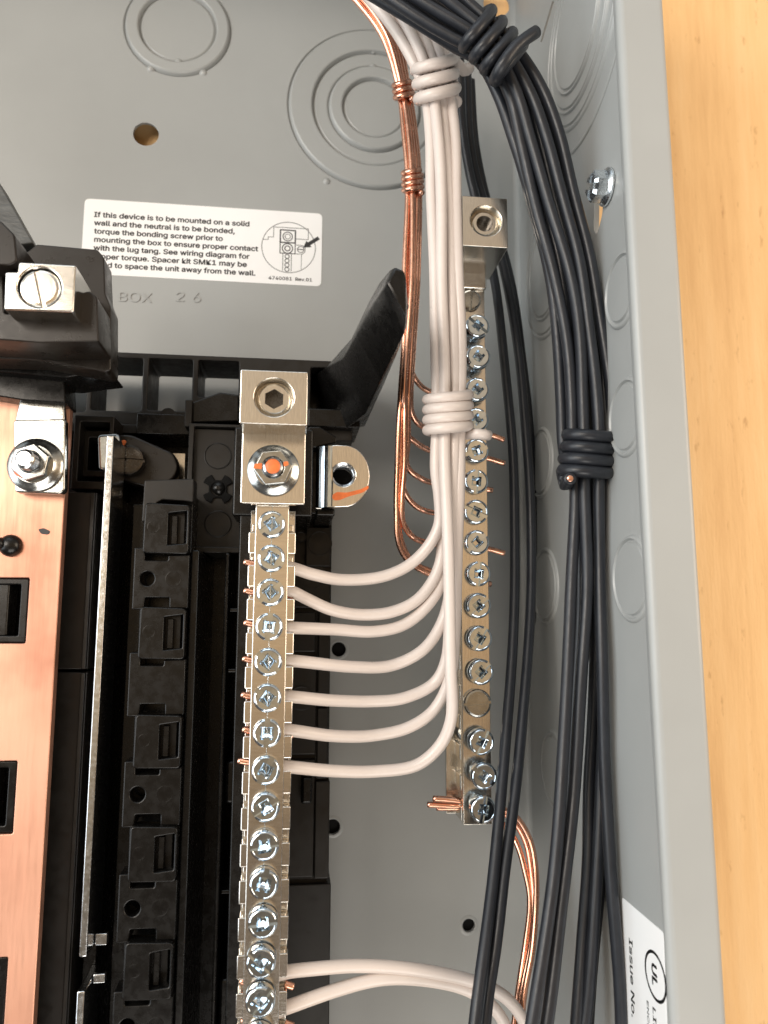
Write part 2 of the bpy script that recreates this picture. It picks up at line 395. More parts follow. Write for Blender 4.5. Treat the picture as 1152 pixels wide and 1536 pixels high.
# the folded rim runs out of true by a degree or so
vs = [W(x + 0.9 - 0.0125 * yy, yy, h) for yy in (-230, 233.5) for x, h in prof]; nP = len(prof)
fs = [(i, (i + 1) % nP, (i + 1) % nP + nP, i + nP) for i in range(nP)] + [tuple(range(nP)), tuple(range(2 * nP - 1, nP - 1, -1))]
me = bpy.data.meshes.new('flange'); me.from_pydata([tuple(v) for v in vs], [], fs)
bm = bmesh.new(); bm.from_mesh(me); bmesh.ops.recalc_face_normals(bm, faces=bm.faces); bm.to_mesh(me); bm.free()
link('front_flange', me, 'paint', ebox, 35)
def side_knockout(y, h, radii, parent, a0=0, a1=360):
    """pressed discs on the side wall, proud towards the inside"""
    first = None
    for i, r_ in enumerate(sorted(radii, reverse=True)):
        hgt = 0.7 + 0.6 * i
        pts = [(r_ - 0.0, 0.0), (r_ - 0.25, hgt * 0.6), (r_ - 0.6, hgt), (r_ - 0.9, hgt), (r_ - 1.3, hgt - 0.6), (r_ - 1.7, hgt - 0.6), (r_ - 2.1, hgt - 0.05), (0.01, hgt - 0.05)]
        me = lathe_mesh(pts, 72, False)
        for v in me.vertices:
            x, yy, z = v.co.x, v.co.z, -v.co.y
            v.co = Vector((-z, -x, yy))
        o = link('knockout', me, 'paint', parent, 50); o.location = W(WALL_X, y, h)
for y, h, rr in ((48, 18.6, [11.4]), (9, 20, [12.0]), (107.5, 29, [21.5, 16.0]), (78, 81.5, [9.4]), (46.5, 81.5, [9.6]), (8.5, 81.0, [10.2]), (-45, 24, [11.4]), (165, 62, [27.5, 23, 18.0])):
    side_knockout(y, h, rr, ebox)
# a shallow pressed arc outside the big knockout
arc = spline([Vector((WALL_X * MM + 0.00005, -(62 + 34 * math.sin(a)) * MM, (165 - 34 * math.cos(a)) * MM)) for a in [math.radians(q) for q in range(-70, 56, 7)]], 3)
link('pressed_arc', tube_mesh(arc, 0.6, 8), 'paint', ebox, 180)
plate('end_wall', rect(-286, -1.2, WALL_X - 0.2, FLANGE_H), [], 0, 1.5, 'paint', ebox, 0.1, axis='z', X=232)
plate('side_wall', rect(-230, -1.2, 231.8, FLANGE_H), [], -1.5, 0, 'paint', ebox, 0.1, axis='x', X=-286)
# stamped lettering
for body, px0, py0, px1 in (('BOX', 178, 452, 228), ('2 6', 264, 452, 301)):
    a = at(px0, py0, 0); c = at(px1, py0, 0)
    t = link('stamped_lettering', text_mesh(body, 6.4, 0.22, c[0] - a[0]), 'paint', ebox); t.location = W(a[0], a[1], 0.16)
# ------------------------------------------------------------------ instruction sticker
tl, tr_, br, bl = at(125, 297, 0), at(483.5, 321, 0), at(482, 430, 0), at(124, 411, 0)
sx0, sx1 = -71.4, 7.7; sy1, sy0 = 137.4, 111.0
lab = thing('instruction_sticker', 'white printed sticker about mounting and bonding on the grey back wall', 'sticker')
plate('sticker_paper', rect(sx0, sy0, sx1, sy1), [], 0.02, 0.14, 'sticker', lab, 0.02, 1.8)
lines = [("If this device is to be mounted on a solid", (141, 329), 374), ("wall and the neutral is to be bonded,", (141, 342), 352),
         ("torque the bonding screw prior to", (141, 354.5), 334), ("mounting the box to ensure proper contact", (141, 368), 387),
         ("with the lug tang. See wiring diagram for", (140, 381), 374), ("proper torque. Spacer kit SMK1 may be", (139, 394), 370),
         ("used to space the unit away from the wall.", (140, 406), 383)]
y_first = at(141, 325.0, 0.2)[1]
for i, (s, (px, py), pxe) in enumerate(lines):
    x0 = at(px, py, 0.2)[0]; x1 = at(pxe, py, 0.2)[0]
    t = link('text_line', text_mesh(s, 3.35, 0.03, x1 - x0, 0.22), 'ink', lab); t.location = W(x0, y_first - i * 2.92, 0.165)
a = at(403, 417, 0.2); t = link('text_line', text_mesh('4740081  Rev.01', 2.2, 0.03, 14.6, 0.10), 'ink', lab); t.location = W(a[0], sy0 + 1.55, 0.165)
# the little diagram: ring, lug outline, screws, tang, arrow
dc = at(433, 371, 0.2)
def ink_loop(pts, w, closed=True):
    inner = []
    path = [W(x, y, 0.165) for x, y in pts]
    bm = bmesh.new(); n_ = len(pts)
    segs = range(n_ if closed else n_ - 1)
    for i in segs:
        p0, p1 = Vector(pts[i]), Vector(pts[(i + 1) % n_]); d = (p1 - p0); 
        if d.length < 1e-6: continue
        d.normalize(); q = Vector((-d.y, d.x)) * w / 2; ex = d * w * 0.35
        vv = [bm.verts.new(W(*(p_), 0.165)) for p_ in (p0 - q - ex, p1 - q + ex, p1 + q + ex, p0 + q - ex)]
        bm.faces.new(vv)
    me = bpy.data.meshes.new('ink'); bm.to_mesh(me); bm.free(); return me
D_ = lambda pts: [(dc[0] + x, dc[1] + y) for x, y in pts]
parts = [ink_loop(circle(dc[0], dc[1], 9.1, 48), 0.22), ink_loop(D_([(-2.9, 6.2), (2.2, 6.2), (2.2, 1.7), (-2.9, 1.7)]), 0.45), ink_loop(circle(dc[0] - 0.4, dc[1] + 3.9, 1.6, 20), 0.32),
         ink_loop(circle(dc[0] - 0.4, dc[1] + 3.9, 0.9, 16), 0.22), ink_loop(circle(dc[0] - 0.4, dc[1] - 0.4, 1.75, 20), 0.34), ink_loop(circle(dc[0] - 0.4, dc[1] - 0.4, 0.9, 16), 0.34), ink_loop(D_([(-2.9, 1.7), (-2.9, -2.2), (2.2, -2.2), (2.2, 1.7)]), 0.3, False),
         ink_loop(D_([(2.2, 1.0), (4.6, 1.0), (5.6, 0.3), (5.6, -1.2), (4.6, -2.2), (2.2, -2.2)]), 0.2, False), ink_loop(circle(dc[0] + 4.1, dc[1] - 0.5, 1.1, 18), 0.25), ink_loop(D_([(3.1, -0.5), (5.1, -0.5)]), 0.3, False),
         ink_loop(D_([(-1.9, -2.2), (-1.9, -8.4)]), 0.2, False), ink_loop(D_([(1.0, -2.2), (1.0, -8.6)]), 0.2, False), ink_loop(D_([(4.4, -2.2), (4.4, -7.7)]), 0.16, False),
         ink_loop(D_([(-8.6, 2.4), (-7.0, 2.4), (-7.0, 3.4), (-5.2, 3.4), (-5.2, 7.1), (6.6, 7.1), (6.6, 3.2), (2.2, 3.2)]), 0.2, False)]
for q in range(4): parts.append(ink_loop(circle(dc[0] - 0.45, dc[1] - 3.3 - q * 1.55, 0.72, 14), 0.26))
bm = bmesh.new()
for me in parts: bm.from_mesh(me)
bm.faces.new([bm.verts.new(W(dc[0] + x, dc[1] + y, 0.17)) for x, y in [(4.9, 0.2), (6.0, 2.8), (6.5, 2.2), (9.8, 4.6), (10.6, 3.6), (7.3, 1.2), (7.8, 0.6)]])
me = bpy.data.meshes.new('diagram'); bm.to_mesh(me); bm.free(); link('diagram', me, 'ink', lab)
# sticker on the side wall (text runs up the wall)
slab = thing('listing_sticker', 'white sticker with a round listing mark low on the grey side wall', 'sticker')
y_top = -64.8; h_l = 69.2
plate('sticker_paper', rect(-160, h_l, y_top, 89.4), [], -0.14, -0.02, 'sticker', slab, 0.02, 1.0, axis='x', X=WALL_X)
def side_text(body, size, y, h, width=None, bold=0.0):
    me = text_mesh(body, size, 0.03, width, bold)
    for v in me.vertices:
        u, vv = v.co.x, v.co.z          # u along the reading direction (down the wall), vv letter height (towards the flange)
        v.co = Vector((-0.00016, -vv, -u)) 
    o = link('text_line', me, 'ink', slab); o.location = W(WALL_X, y, h); return o
side_text('Issue No.', 3.5, -72.5, 72.4, 16.5, 0.16)
side_text('LISTED', 2.6, -82, 83.2, 11, 0.15); side_text('ENCLOSED PANEL', 1.7, -82, 80.4, 19, 0.08)
me = ink_loop(circle(0, 0, 4.6, 40), 0.65); me2 = text_mesh('UL', 4.4, 0.03, 4.2, 0.35)
for v in me2.vertices: v.co += W(-2.1, -1.5, 0.15)
me = join_meshes([me, me2])
for v in me.vertices:
    u, vv = v.co.x, v.co.z
    v.co = Vector((-0.00016, -vv, -u))
o = link('listing_mark', me, 'ink', slab); o.location = W(WALL_X, -75.2, 85.0)
# ------------------------------------------------------------------ screws (shared meshes)
def cube_mesh(x0, y0, z0, x1, y1, z1, rot=0.0):
    bm = bmesh.new()
    bmesh.ops.create_cube(bm, size=1.0)
    c, s = math.cos(rot), math.sin(rot)
    for v in bm.verts:
        x, y, z = (x0 + x1) / 2 + v.co.x * (x1 - x0), (y0 + y1) / 2 + v.co.y * (y1 - y0), (z0 + z1) / 2 + v.co.z * (z1 - z0)
        v.co = W(x * c - y * s, x * s + y * c, z)
    bmesh.ops.recalc_face_normals(bm, faces=bm.faces)
    me = bpy.data.meshes.new('c'); bm.to_mesh(me); bm.free(); return me
def taper_mesh(a, z0, b_, z1, n_=4, rot=math.pi / 4):
    """square socket: half-size a at the bottom, b_ on top"""
    vs = [W(r_ * math.cos(rot + 2 * math.pi * i / n_), r_ * math.sin(rot + 2 * math.pi * i / n_), z) for r_, z in ((a, z0), (b_, z1)) for i in range(n_)]
    fs = [(i, (i + 1) % n_, (i + 1) % n_ + n_, i + n_) for i in range(n_)] + [tuple(range(n_ - 1, -1, -1)), tuple(range(n_, 2 * n_))]
    me = bpy.data.meshes.new('t'); me.from_pydata([tuple(v) for v in vs], [], fs)
    bm = bmesh.new(); bm.from_mesh(me); bmesh.ops.recalc_face_normals(bm, faces=bm.faces); bm.to_mesh(me); bm.free(); return me
def closed_lathe(prof, n_=36):
    me = lathe_mesh([(0.001, prof[0][1])] + prof, n_, True)
    bm = bmesh.new(); bm.from_mesh(me); bmesh.ops.remove_doubles(bm, verts=bm.verts, dist=3e-6); bmesh.ops.recalc_face_normals(bm, faces=bm.faces); bm.to_mesh(me); bm.free()
    return me
def combo_screw(R_, head, shank, slot_w=1.3, sq=2.6, depth=1.7):
    """zinc terminal screw: drum head, full-width slot with a square socket, threaded shank"""
    prof = [(R_ * 0.70, -shank)]
    z = -shank
    while z < -0.35:
        prof += [(R_ * 0.70, z), (R_ * 0.78, z + 0.25)]; z += 0.5
    prof += [(R_ * 0.74, -0.02), (R_ * 0.95, 0.0), (R_, 0.2), (R_, head - 0.55), (R_ * 0.96, head - 0.25), (R_ * 0.88, head - 0.05), (R_ * 0.83, head), (R_ * 0.80, head - 0.07), (R_ * 0.4, head - 0.10)]
    me = closed_lathe(prof)
    a = sq / math.sqrt(2)
    me = cut(me, [cube_mesh(-R_ * 1.2, -slot_w / 2, head - 0.95, R_ * 1.2, slot_w / 2, head + 1), taper_mesh(a * 0.82, head - depth, a * 1.02, head + 0.4, 4, math.pi / 4), taper_mesh(a * 0.12, head - depth - 0.8, a * 0.80, head - depth + 0.02, 4, math.pi / 4)])
    me.name = 'combo_screw'; shade(me, 30); me.materials.clear(); me.materials.append(MAT['zinc']); return me
SCREW_N = combo_screw(3.25, 2.7, 6.0, 1.25, 3.0, 1.7)
SCREW_G = combo_screw(3.45, 2.6, 12.0, 1.2, 2.8, 1.6)
def slotted_screw(R_, head, w, mat, dep=0.6, prof=None):
    me = closed_lathe(prof or [(R_ * 0.6, -4), (R_ * 0.6, -0.02), (R_ * 0.98, 0), (R_, 0.3), (R_, head - 0.4), (R_ * 0.94, head - 0.12), (R_ * 0.82, head)])
    me = cut(me, [cube_mesh(-R_ * 1.2, -w / 2, head - dep, R_ * 1.2, w / 2, head + 1)]); shade(me, 30); me.materials.clear(); me.materials.append(MAT[mat]); return me
def inst(name, me, x, y, h, rot, parent):
    o = bpy.data.objects.new(name, me); COL.objects.link(o); o.location = W(x, y, h); o.rotation_euler = (0, -rot, 0); o.parent = parent; return o
def flange_nut(cx, cy, h, R_, hexr, hexh, studr, studh, parent, rot=0.0, tilt=True):
    """flange nut with collar, hexagon and stud end"""
    lathe('washer', cx, cy, h, [(R_, 0.0), (R_, 0.6), (R_ * 0.97, 0.85), (R_ * 0.86, 1.1), (R_ * 0.70, 1.9), (R_ * 0.3, 2.0)], 'dull_zinc', parent, 48)
    hx = [(cx + hexr * math.cos(rot + math.pi / 3 * i), cy + hexr * math.sin(rot + math.pi / 3 * i)) for i in range(6)]
    n_ = plate('hex_nut', hx, [circle(cx, cy, studr + 0.12, 24)], h + 1.6, h + 1.6 + hexh, 'dull_zinc', parent, 0.35, 0.25)
    prof = [(studr * 0.9, -1)]
    z = 1.0
    while z < studh - 0.6: prof += [(studr * 0.9, z), (studr, z + 0.3)]; z += 0.62
    prof += [(studr * 0.88, studh - 0.35), (studr * 0.72, studh), (studr * 0.3, studh + 0.02)]
    lathe('stud', cx, cy, h, prof, 'steel', parent, 28)
    return n_
# ================================================================== BLACK BREAKER BASE
base = thing('breaker_base', 'black moulded plastic breaker base with clips, below the sticker', 'breaker base')
BP, BM_ = 'black_plastic', 'matte_plastic'
CH = 58.0                                    # height of the clip faces
# floor of the whole moulding
xr = at(494, 1150, 24)[0]
fy = at(300, 645, 20)[1]
box('floor_plate', -90, -190, xr - 9.2, fy, 6, 16, BP, base)
# top frame with openings
FH = 26.0
fx0, fx1 = at(-20, 530, FH)[0], at(530, 545, FH)[0]; fyt = at(300, 533, FH)[1]; fyb = at(300, 655, FH)[1]
def wx(px, py): return at(px, py, FH)[0]
def wy(px, py): return at(px, py, FH)[1]
wins = []
for (a0, b0, a1, b1) in ((138, 536, 213, 616), (222, 538, 288, 616), (297, 541, 358, 596), (466, 552, 526, 614), (60, 536, 130, 616)):
    x0, x1 = wx(a0, (b0 + b1) / 2), wx(a1, (b0 + b1) / 2); y1, y0 = wy((a0 + a1) / 2, b0), wy((a0 + a1) / 2, b1)
    wins.append(rounded(rect(x0, y0, x1, y1), 0.8))
plate('top_frame', rect(fx0, fyb, fx1, fyt), wins, 8, FH, BM_, base, 0.35)
box('frame_backing', wx(462, 560), wy(470, 618), wx(532, 560), wy(470, 548), 4, 7.5, BP, base)
box('frame_lip', fx0, fyb - 0.5, wx(282, 640), fyb + 2.2, FH + 0.1, FH + 3.5, BM_, base)
lathe('moulding_mark', *at(252, 623, FH + 3.5), FH + 3.1, [(2.2, 0), (2.2, 0.42), (2.0, 0.45), (1.9, 0.40), (0.1, 0.40)], BM_, base, 28)
# dark boss with a sloping roof left of the neutral lug
bx = px_poly(36, [(288, 603), (330, 588), (358, 592), (358, 632), (288, 634)])
plate('boss', bx, [], 10, 36, BP, base, 0.4, 0.5)
box('boss_wall', *at(278, 599, 38), *at(287, 640, 38), 10, 38, BM_, base)
# tray with two ejector rings and a black cross clip
TH = 40.0
tx0, ty1 = at(289, 640, TH); tx1, ty0 = at(364, 824, TH)
box('tray_floor', tx0, ty0, tx1, ty1, 20, TH - 2.0, BM_, base)
plate('tray_rim', rect(tx0 - 1.0, ty0 - 1.0, tx1 + 1.0, ty1 + 1.0), [rounded(rect(tx0 + 0.4, ty0 + 0.6, tx1 - 0.6, ty1 + 0.2), 0.4)], 18, TH, BM_, base, 0.25)
for py in (684, 786):
    x, y = at(327, py, TH - 2)
    o = lathe('moulding_ring', x, y, TH - 2.02, [(3.75, 0), (3.75, 0.2), (3.62, 0.24), (3.5, 0.16), (3.4, 0.05), (0.1, 0.05)], BM_, base, 36)
cx, cy = at(327, 734, TH - 2)
cr_ = []
for i in range(4):
    a = math.pi / 4 + i * math.pi / 2
    for da, r_ in ((-0.42, 2.6), (-0.36, 4.3), (0.0, 4.45), (0.36, 4.3), (0.42, 2.6)): cr_.append((cx + r_ * math.cos(a + da), cy + r_ * math.sin(a + da)))
plate('cross_fastener', cr_, [circle(cx, cy, 1.9, 20)], TH - 1.95, TH - 1.2, 'dark_hole', base, 0.15)
lathe('fastener_pin', cx + 0.2, cy + 0.2, TH - 2, [(1.85, 0), (1.85, 0.9), (1.3, 1.5), (0.5, 1.7)], BP, base, 24)
# left square socket that holds the rail
SH = 40.0
plate('rail_socket', px_rect(SH, 112, 622, 166, 735), [rounded(px_rect(SH, 121, 632, 160, 722), 0.4)], 18, SH, BM_, base, 0.3, 0.4)
plate('rail_socket_inner', px_rect(SH - 5, 127, 645, 166, 716), [rounded(px_rect(SH - 5, 134, 656, 166, 706), 0.3)], 16, SH - 5, BM_, base, 0.25, 0.3)
# deep cavity beside it, showing bare metal
box('cavity_wall', *at(285, 622, 33), *at(204, 650, 33), 12, 33, BP, base)
mpl = plate('inner_bracket', px_poly(34, [(165, 652), (196, 651), (262, 680), (268, 700), (262, 718), (235, 733), (205, 728), (165, 712)]), [], 28, 34, 'brown_plastic', base, 0.7, 1.6)
tan = plate('contact_plate', px_rect(22, 228, 678, 276, 745), [], 18, 22, 'aluminium', base, 0.2, 0.4)
# left channel between the copper bus and the rail
LH = 44.0
sy = at(140, 1006, LH)[1]
lx0, lx1 = at(60, 1200, LH)[0], at(121, 1200, LH)[0]
for ya, yb in ((sy + 0.35, at(100, 738, LH)[1]), (-190, sy - 0.35)):
    box('channel_plate', lx0 - 20, ya, lx1, yb, 12, LH, BM_, base, 0.3, 0.3)
    box('channel_ridge', lx1 - 1.5, ya + 0.1, lx1 - 0.3, yb - 0.1, LH - 1, LH + 0.9, BM_, base, 0.25, 0.2)
    box('channel_step', lx1 + 1.0, ya, lx1 + 4.4, yb, 12, LH - 6, BP, base, 0.3, 0.3)
# clip column, one clip every 25.4 mm
P_ = 25.4
qx0, qx1 = at(196, 900, CH)[0], at(283, 900, CH)[0]
qy = at(240, 754, CH)[1]
# column body behind the clips
body_x0 = qx0 + 0.6
clip_me = None; block_me = None
cw = qx1 - qx0
def clip_parts():
    # raised U-shaped tongue, local origin at its top-left corner
    out = rounded([(2.4, 0), (cw - 0.6, -0.4), (cw - 0.6, -12.6), (2.2, -12.4)], 1.0)
    hole = rounded([(8.0, -2.5), (cw - 1.2, -1.9), (cw - 1.2, -9.9), (8.0, -10.4)], 0.3)
    return plate_mesh(out, [hole], CH - 5.0, CH, 0.3), plate_mesh(rounded([(5.4, -1.9), (cw - 2.0, -1.9), (cw - 2.0, -10.9), (5.4, -10.9)], 0.3), [], CH - 9, CH - 3.2, 0.2), plate_mesh(rounded([(8.6, -2.9), (10.0, -2.9), (10.0, -10.1), (8.6, -10.1)], 0.2), [], CH - 4, CH - 1.6, 0.2)
clip_a, clip_b, clip_c = clip_parts()
def block_mesh(hole=True, y0=-11.0, y1=-P_ + 0.2):
    # plate that the tongues hook over; notches under the tongue ends
    pts = [(0, y0), (2.5, y0), (2.6, y0 - 3.1), (8.1, y0 - 3.1), (8.1, y0 - 1.8), (cw - 0.4, y0 - 1.6), (cw - 0.4, y1 - 0.6), (8.8, y1 - 0.6), (8.8, y1 + 2.0), (3.0, y1 + 2.0), (2.8, y1 - 0.8), (0, y1 - 0.9)]
    pts = rounded(pts[::-1], 0.35, 3)
    return plate_mesh(pts, [circle(3.3, y0 - 7.6, 1.75, 24)] if hole else [], CH - 8, CH - 1.6, 0.3)
blk_h, blk_n = block_mesh(True), block_mesh(False)
for me_ in (clip_a, clip_b, clip_c, blk_h, blk_n):
    me_.materials.clear(); me_.materials.append(MAT[BP]); shade(me_, 40)
clip_b.materials.clear(); clip_b.materials.append(MAT[BP])
for i in range(-1, 7):
    yy = qy - i * P_
    def put(nm, me_, par): 
        o = bpy.data.objects.new(nm, me_); COL.objects.link(o); o.location = W(qx0, yy, 0); o.parent = par; return o
    if i >= 0:
        c_ = put('clip', clip_a, base); 
        for nm, me_ in (('clip_floor', clip_b), ('clip_rib', clip_c)):
            q = bpy.data.objects.new(nm, me_); COL.objects.link(q); q.parent = c_
        x, y = 4.6, -6.0
        q = lathe('moulding_ring', x, y, CH - 0.06, [(1.5, 0), (1.5, 0.07), (1.42, 0.09), (1.34, 0.075), (0.1, 0.075)], BP, c_, 24)
        put('clip_block', blk_n if i == 1 else blk_h, base)
        if i != 1:
            lathe('moulding_ring', qx0 + 9.6, yy - 18.6, CH - 1.66, [(1.9, 0), (1.9, 0.07), (1.82, 0.09), (1.74, 0.075), (0.1, 0.075)], BP, base, 24)
    else:
        pts = rounded([(1.6, -18.6 - 1.0), (cw, -18.9), (cw, -P_ + 0.6), (6.2, -P_ + 1.0), (5.8, -P_ + 0.7), (4.8, -P_ + 0.2), (4.4, -P_ - 4.4), (1.4, -P_ - 4.6)][::-1], 0.4, 3)
        m_ = plate_mesh(pts, [], CH - 8, CH - 1.6, 0.3); m_.materials.append(MAT[BM_]); shade(m_, 40)
        put('clip_block', m_, base)
box('clip_column', qx0 + 0.4, -190, qx1 - 1.0, qy + 4.0, 14, CH - 9.2, BP, base, 0.3, 0.3)
box('column_wall', qx1 - 0.4, -190, qx1 + 1.6, ty0 - 1.4, 14, CH - 4.5, BP, base, 0.4, 0.4)
box('rail_slot_wall', qx0 - 4.6, -190, qx0 - 1.0, qy + 2.4, 12, CH - 20, BP, base, 0.3, 0.3)
# trough beside the neutral bar with its lip and shelves
tl0 = at(334, 1100, 46)[0]; tl1 = at(361, 1100, 46)[0]
for ya, yb in ((at(340, 1004, 46)[1], at(340, 832, 46)[1]), (at(340, 1098, 46)[1], at(340, 1012, 46)[1]), (at(340, 1340, 46)[1] , at(340, 1146, 46)[1]), (-190, at(340, 1452, 46)[1])):
    pass
box('trough_lip', tl0 - 0.6, -190, tl0 + 0.5, ty0 - 1.6, 14, 47, BP, base, 0.4, 0.3)
for py in (915, 1006, 1338):
    y = at(345, py, 45)[1]; box('trough_shelf', tl0 + 0.6, y - 0.5, tl1 + 3, y + 0.5, 16, 45, BP, base, 0.3, 0.3)
for pa, pb in ((1140, 1205), (1465, 1600)):
    ya, yb = at(345, pb, 42)[1], at(345, pa, 42)[1]
    box('trough_block', tl0 + 0.7, ya, tl1 + 3, yb, 16, 43, BP, base, 0.9, 1.2)
box('bar_support', tl1 - 1.5, -190, tl1 + 12.5, at(400, 745, 54)[1], 10, 51, BP, base, 0.4, 0.4)
# right side of the moulding, with cells, seen under the white wires
RH = 24.0
rx0, rx1 = at(428, 1100, RH)[0], at(494, 1150, RH)[0]
ry1 = at(470, 772, RH)[1]
box('side_strip', rx0, -190, rx1, ry1, 4, RH - 3, BM_, base, 0.4, 0.3)
def cell(p0, p1, p2, p3, hh=RH, nm='side_cell', mat=BM_):
    return plate(nm, px_rect(hh, p0, p1, p2, p3), [], 4, hh, mat, base, 0.35, 0.4)
cell(459, 790, 496, 850); cell(441, 857, 495, 912, RH - 1); cell(440, 918, 473, 978, RH - 1); cell(478, 916, 494, 1060, RH - 0.5)
cell(436, 985, 473, 1132, RH - 1.2); cell(476, 1062, 491, 1168, RH - 1.0); cell(434, 1140, 470, 1316, RH - 1.2); cell(473, 1172, 493, 1318, RH - 0.8); cell(430, 1328, 493, 1600, RH - 1.5)
box('side_pin', *at(452, 1165, RH + 2), *at(468, 1205, RH + 2), 8, RH + 3, BP, base, 0.8, 0.8)
for px, py, rr in ((480, 815, 3.6), (452, 805, 1.5), (468, 862, 4.2), (452, 1048, 3.4)):
    lathe('moulding_ring', *at(px, py, RH), RH - 0.06 if py < 850 else RH - 1.06, [(rr, 0), (rr, 0.12), (rr - 0.12, 0.15), (rr - 0.25, 0.08), (0.1, 0.08)], BM_, base, 30)
# bracket under the bonding tab and around the lug
box('tab_bracket', *at(462, 655, 44), *at(497, 772, 44), 8, 44, BP, base, 0.5, 0.6)
box('tab_ledge', *at(474, 762, 48), *at(502, 774, 48), 12, 48, BP, base, 0.5, 0.5)
box('lug_backing', *at(352, 640, 52), *at(468, 775, 52), 10, 52, BP, base, 0.5, 0.5)
plate('lug_hook', px_poly(50, [(462, 640), (480, 640), (505, 655), (505, 664), (470, 672), (462, 668)]), [], 14, 50, BP, base, 0.4, 0.5)
box('frame_bracket', *at(462, 612, 30), *at(540, 642, 30), 10, 30, BP, base, 0.4, 0.5)
# retaining arm: a post that rises towards the viewer and ends in a rounded blade
secs = [(16, [(466, 566), (526, 548), (548, 640), (498, 646)]), (30, [(486, 553), (530, 528), (556, 622), (520, 642)]), (46, [(514, 536), (540, 492), (578, 572), (548, 622)]),
        (62, [(534, 500), (552, 455), (600, 520), (572, 570)]), (76, [(556, 462), (570, 422), (611, 486), (592, 530)]), (86, [(572, 436), (586, 403), (612, 446), (607, 500)]), (89.5, [(580, 424), (592, 400), (608, 406), (609, 474)])]
bm = bmesh.new(); rings = []
for h, q in secs: rings.append([bm.verts.new(W(*at(a, c, h), h)) for a, c in q])
for i in range(len(rings) - 1):
    for k_ in range(4): bm.faces.new((rings[i][k_], rings[i][(k_ + 1) % 4], rings[i + 1][(k_ + 1) % 4], rings[i + 1][k_]))
bm.faces.new(rings[0][::-1]); bm.faces.new(rings[-1]); bmesh.ops.recalc_face_normals(bm, faces=bm.faces)
bmesh.ops.bevel(bm, geom=list(bm.edges), offset=0.55 * MM, segments=2, affect='EDGES', profile=0.5)
me = bpy.data.meshes.new('arm'); bm.to_mesh(me); bm.free()
arm_o = link('retaining_arm', me, BP, base, 25)
rib = px_path([(545, 560, 38), (556, 505, 52), (575, 470, 66), (598, 452, 78), (607, 460, 83)], 6)
link('arm_rib', tube_mesh(rib, lambda t: 1.3 - 0.3 * t, 12), BP, arm_o, 180)
plate('arm_web', px_poly(30, [(497, 541), (524, 520), (526, 552), (516, 556)]), [], 20, 30, BP, base, 0.4, 0.5)
# ================================================================== METAL PARTS, LEFT
bus = thing('copper_bus_bar', 'flat copper bus bar with square openings along the left edge', 'bus bar')
BH = 54.0
bx1 = (at(95, 745, BH)[0] + at(52, 1536, BH)[0]) / 2
bholes = []; 
for a0, b0, a1, b1 in ((-60, 866, 38, 965), (-70, 1143, 19, 1251), (-80, 1440, 4, 1560)):
    bholes.append(rounded(px_rect(BH, a0, b0, a1, b1), 0.5))
plate('copper_plate', rect(bx1 - 42, -190, bx1, at(40, 570, BH)[1]), bholes, BH - 3, BH, 'copper_plate', bus, 0.25)
for (a0, b0, a1, b1) in ((-60, 866, 38, 965), (-70, 1143, 19, 1251), (-80, 1440, 4, 1560)):
    q = px_rect(BH, a0, b0, a1, b1); x0, y0 = q[0]; x1, y1 = q[2]
    f_ = plate('opening_frame', rect(x0 + 0.15, y0 + 0.15, x1 - 0.15, y1 - 0.15), [rounded(rect(x0 + 3, y0 + 1.8, x1 - 2.0, y1 - 1.6), 0.4)], BH - 6, BH - 0.4, BP, bus, 0.3, 0.5)
    plate('opening_post', rect(x1 - 7.4, y0 + 1.6, x1 - 4.8, y1 - 1.4), [], BH - 7, BH - 1.0, BP, f_, 0.4, 0.6)
    plate('opening_floor', rect(x0, y0, x1, y1), [], BH - 12, BH - 8, BP, f_, 0.2)
x, y = at(14, 818, BH + 1)
lathe('peg', x, y, BH, [(2.7, 0), (2.7, 0.5), (2.5, 1.2), (1.9, 2.0), (0.8, 2.4), (0.05, 2.45)], BP, bus, 28, 180)
lathe('peg', x - 2.2, y + 0.3, BH, [(1.7, 0), (1.6, 1.6), (1.2, 2.8), (0.6, 3.2), (0.05, 3.25)], BP, bus, 24, 180)
sc_ = px_poly(BH, [(57, 794), (66, 792), (76, 797), (73, 802), (62, 801)])
plate('scratch', sc_, [], BH + 0.01, BH + 0.08, 'ink', bus, 0.01, 0.4)
# bolted connector above the bus
con = thing('bus_connector', 'silver plate with flanged hex nut bolted on top of the copper bus bar', 'connector')
KH = 58.0
plate('plate', px_poly(KH, [(20, 630), (98, 628), (97, 735), (90, 741), (22, 738)]), [], KH - 3, KH, 'dull_zinc', con, 0.35, 0.8)
cx, cy = at(52, 697, KH + 1)
nut = flange_nut(cx, cy, KH, 6.6, 4.6, 3.2, 2.35, 8.6, con, 0.35)
plate('paint_mark', px_poly(KH + 2.6, [(20, 704), (34, 711), (55, 710), (52, 718), (32, 718), (22, 711)]), [], KH + 2.0, KH + 2.8, 'orange_paint', con, 0.15, 1.0)
plate('strap', px_poly(57, [(30, 596), (96, 600), (97, 632), (22, 632)]), [], 54, 57, 'dull_zinc', con, 0.4, 0.5)
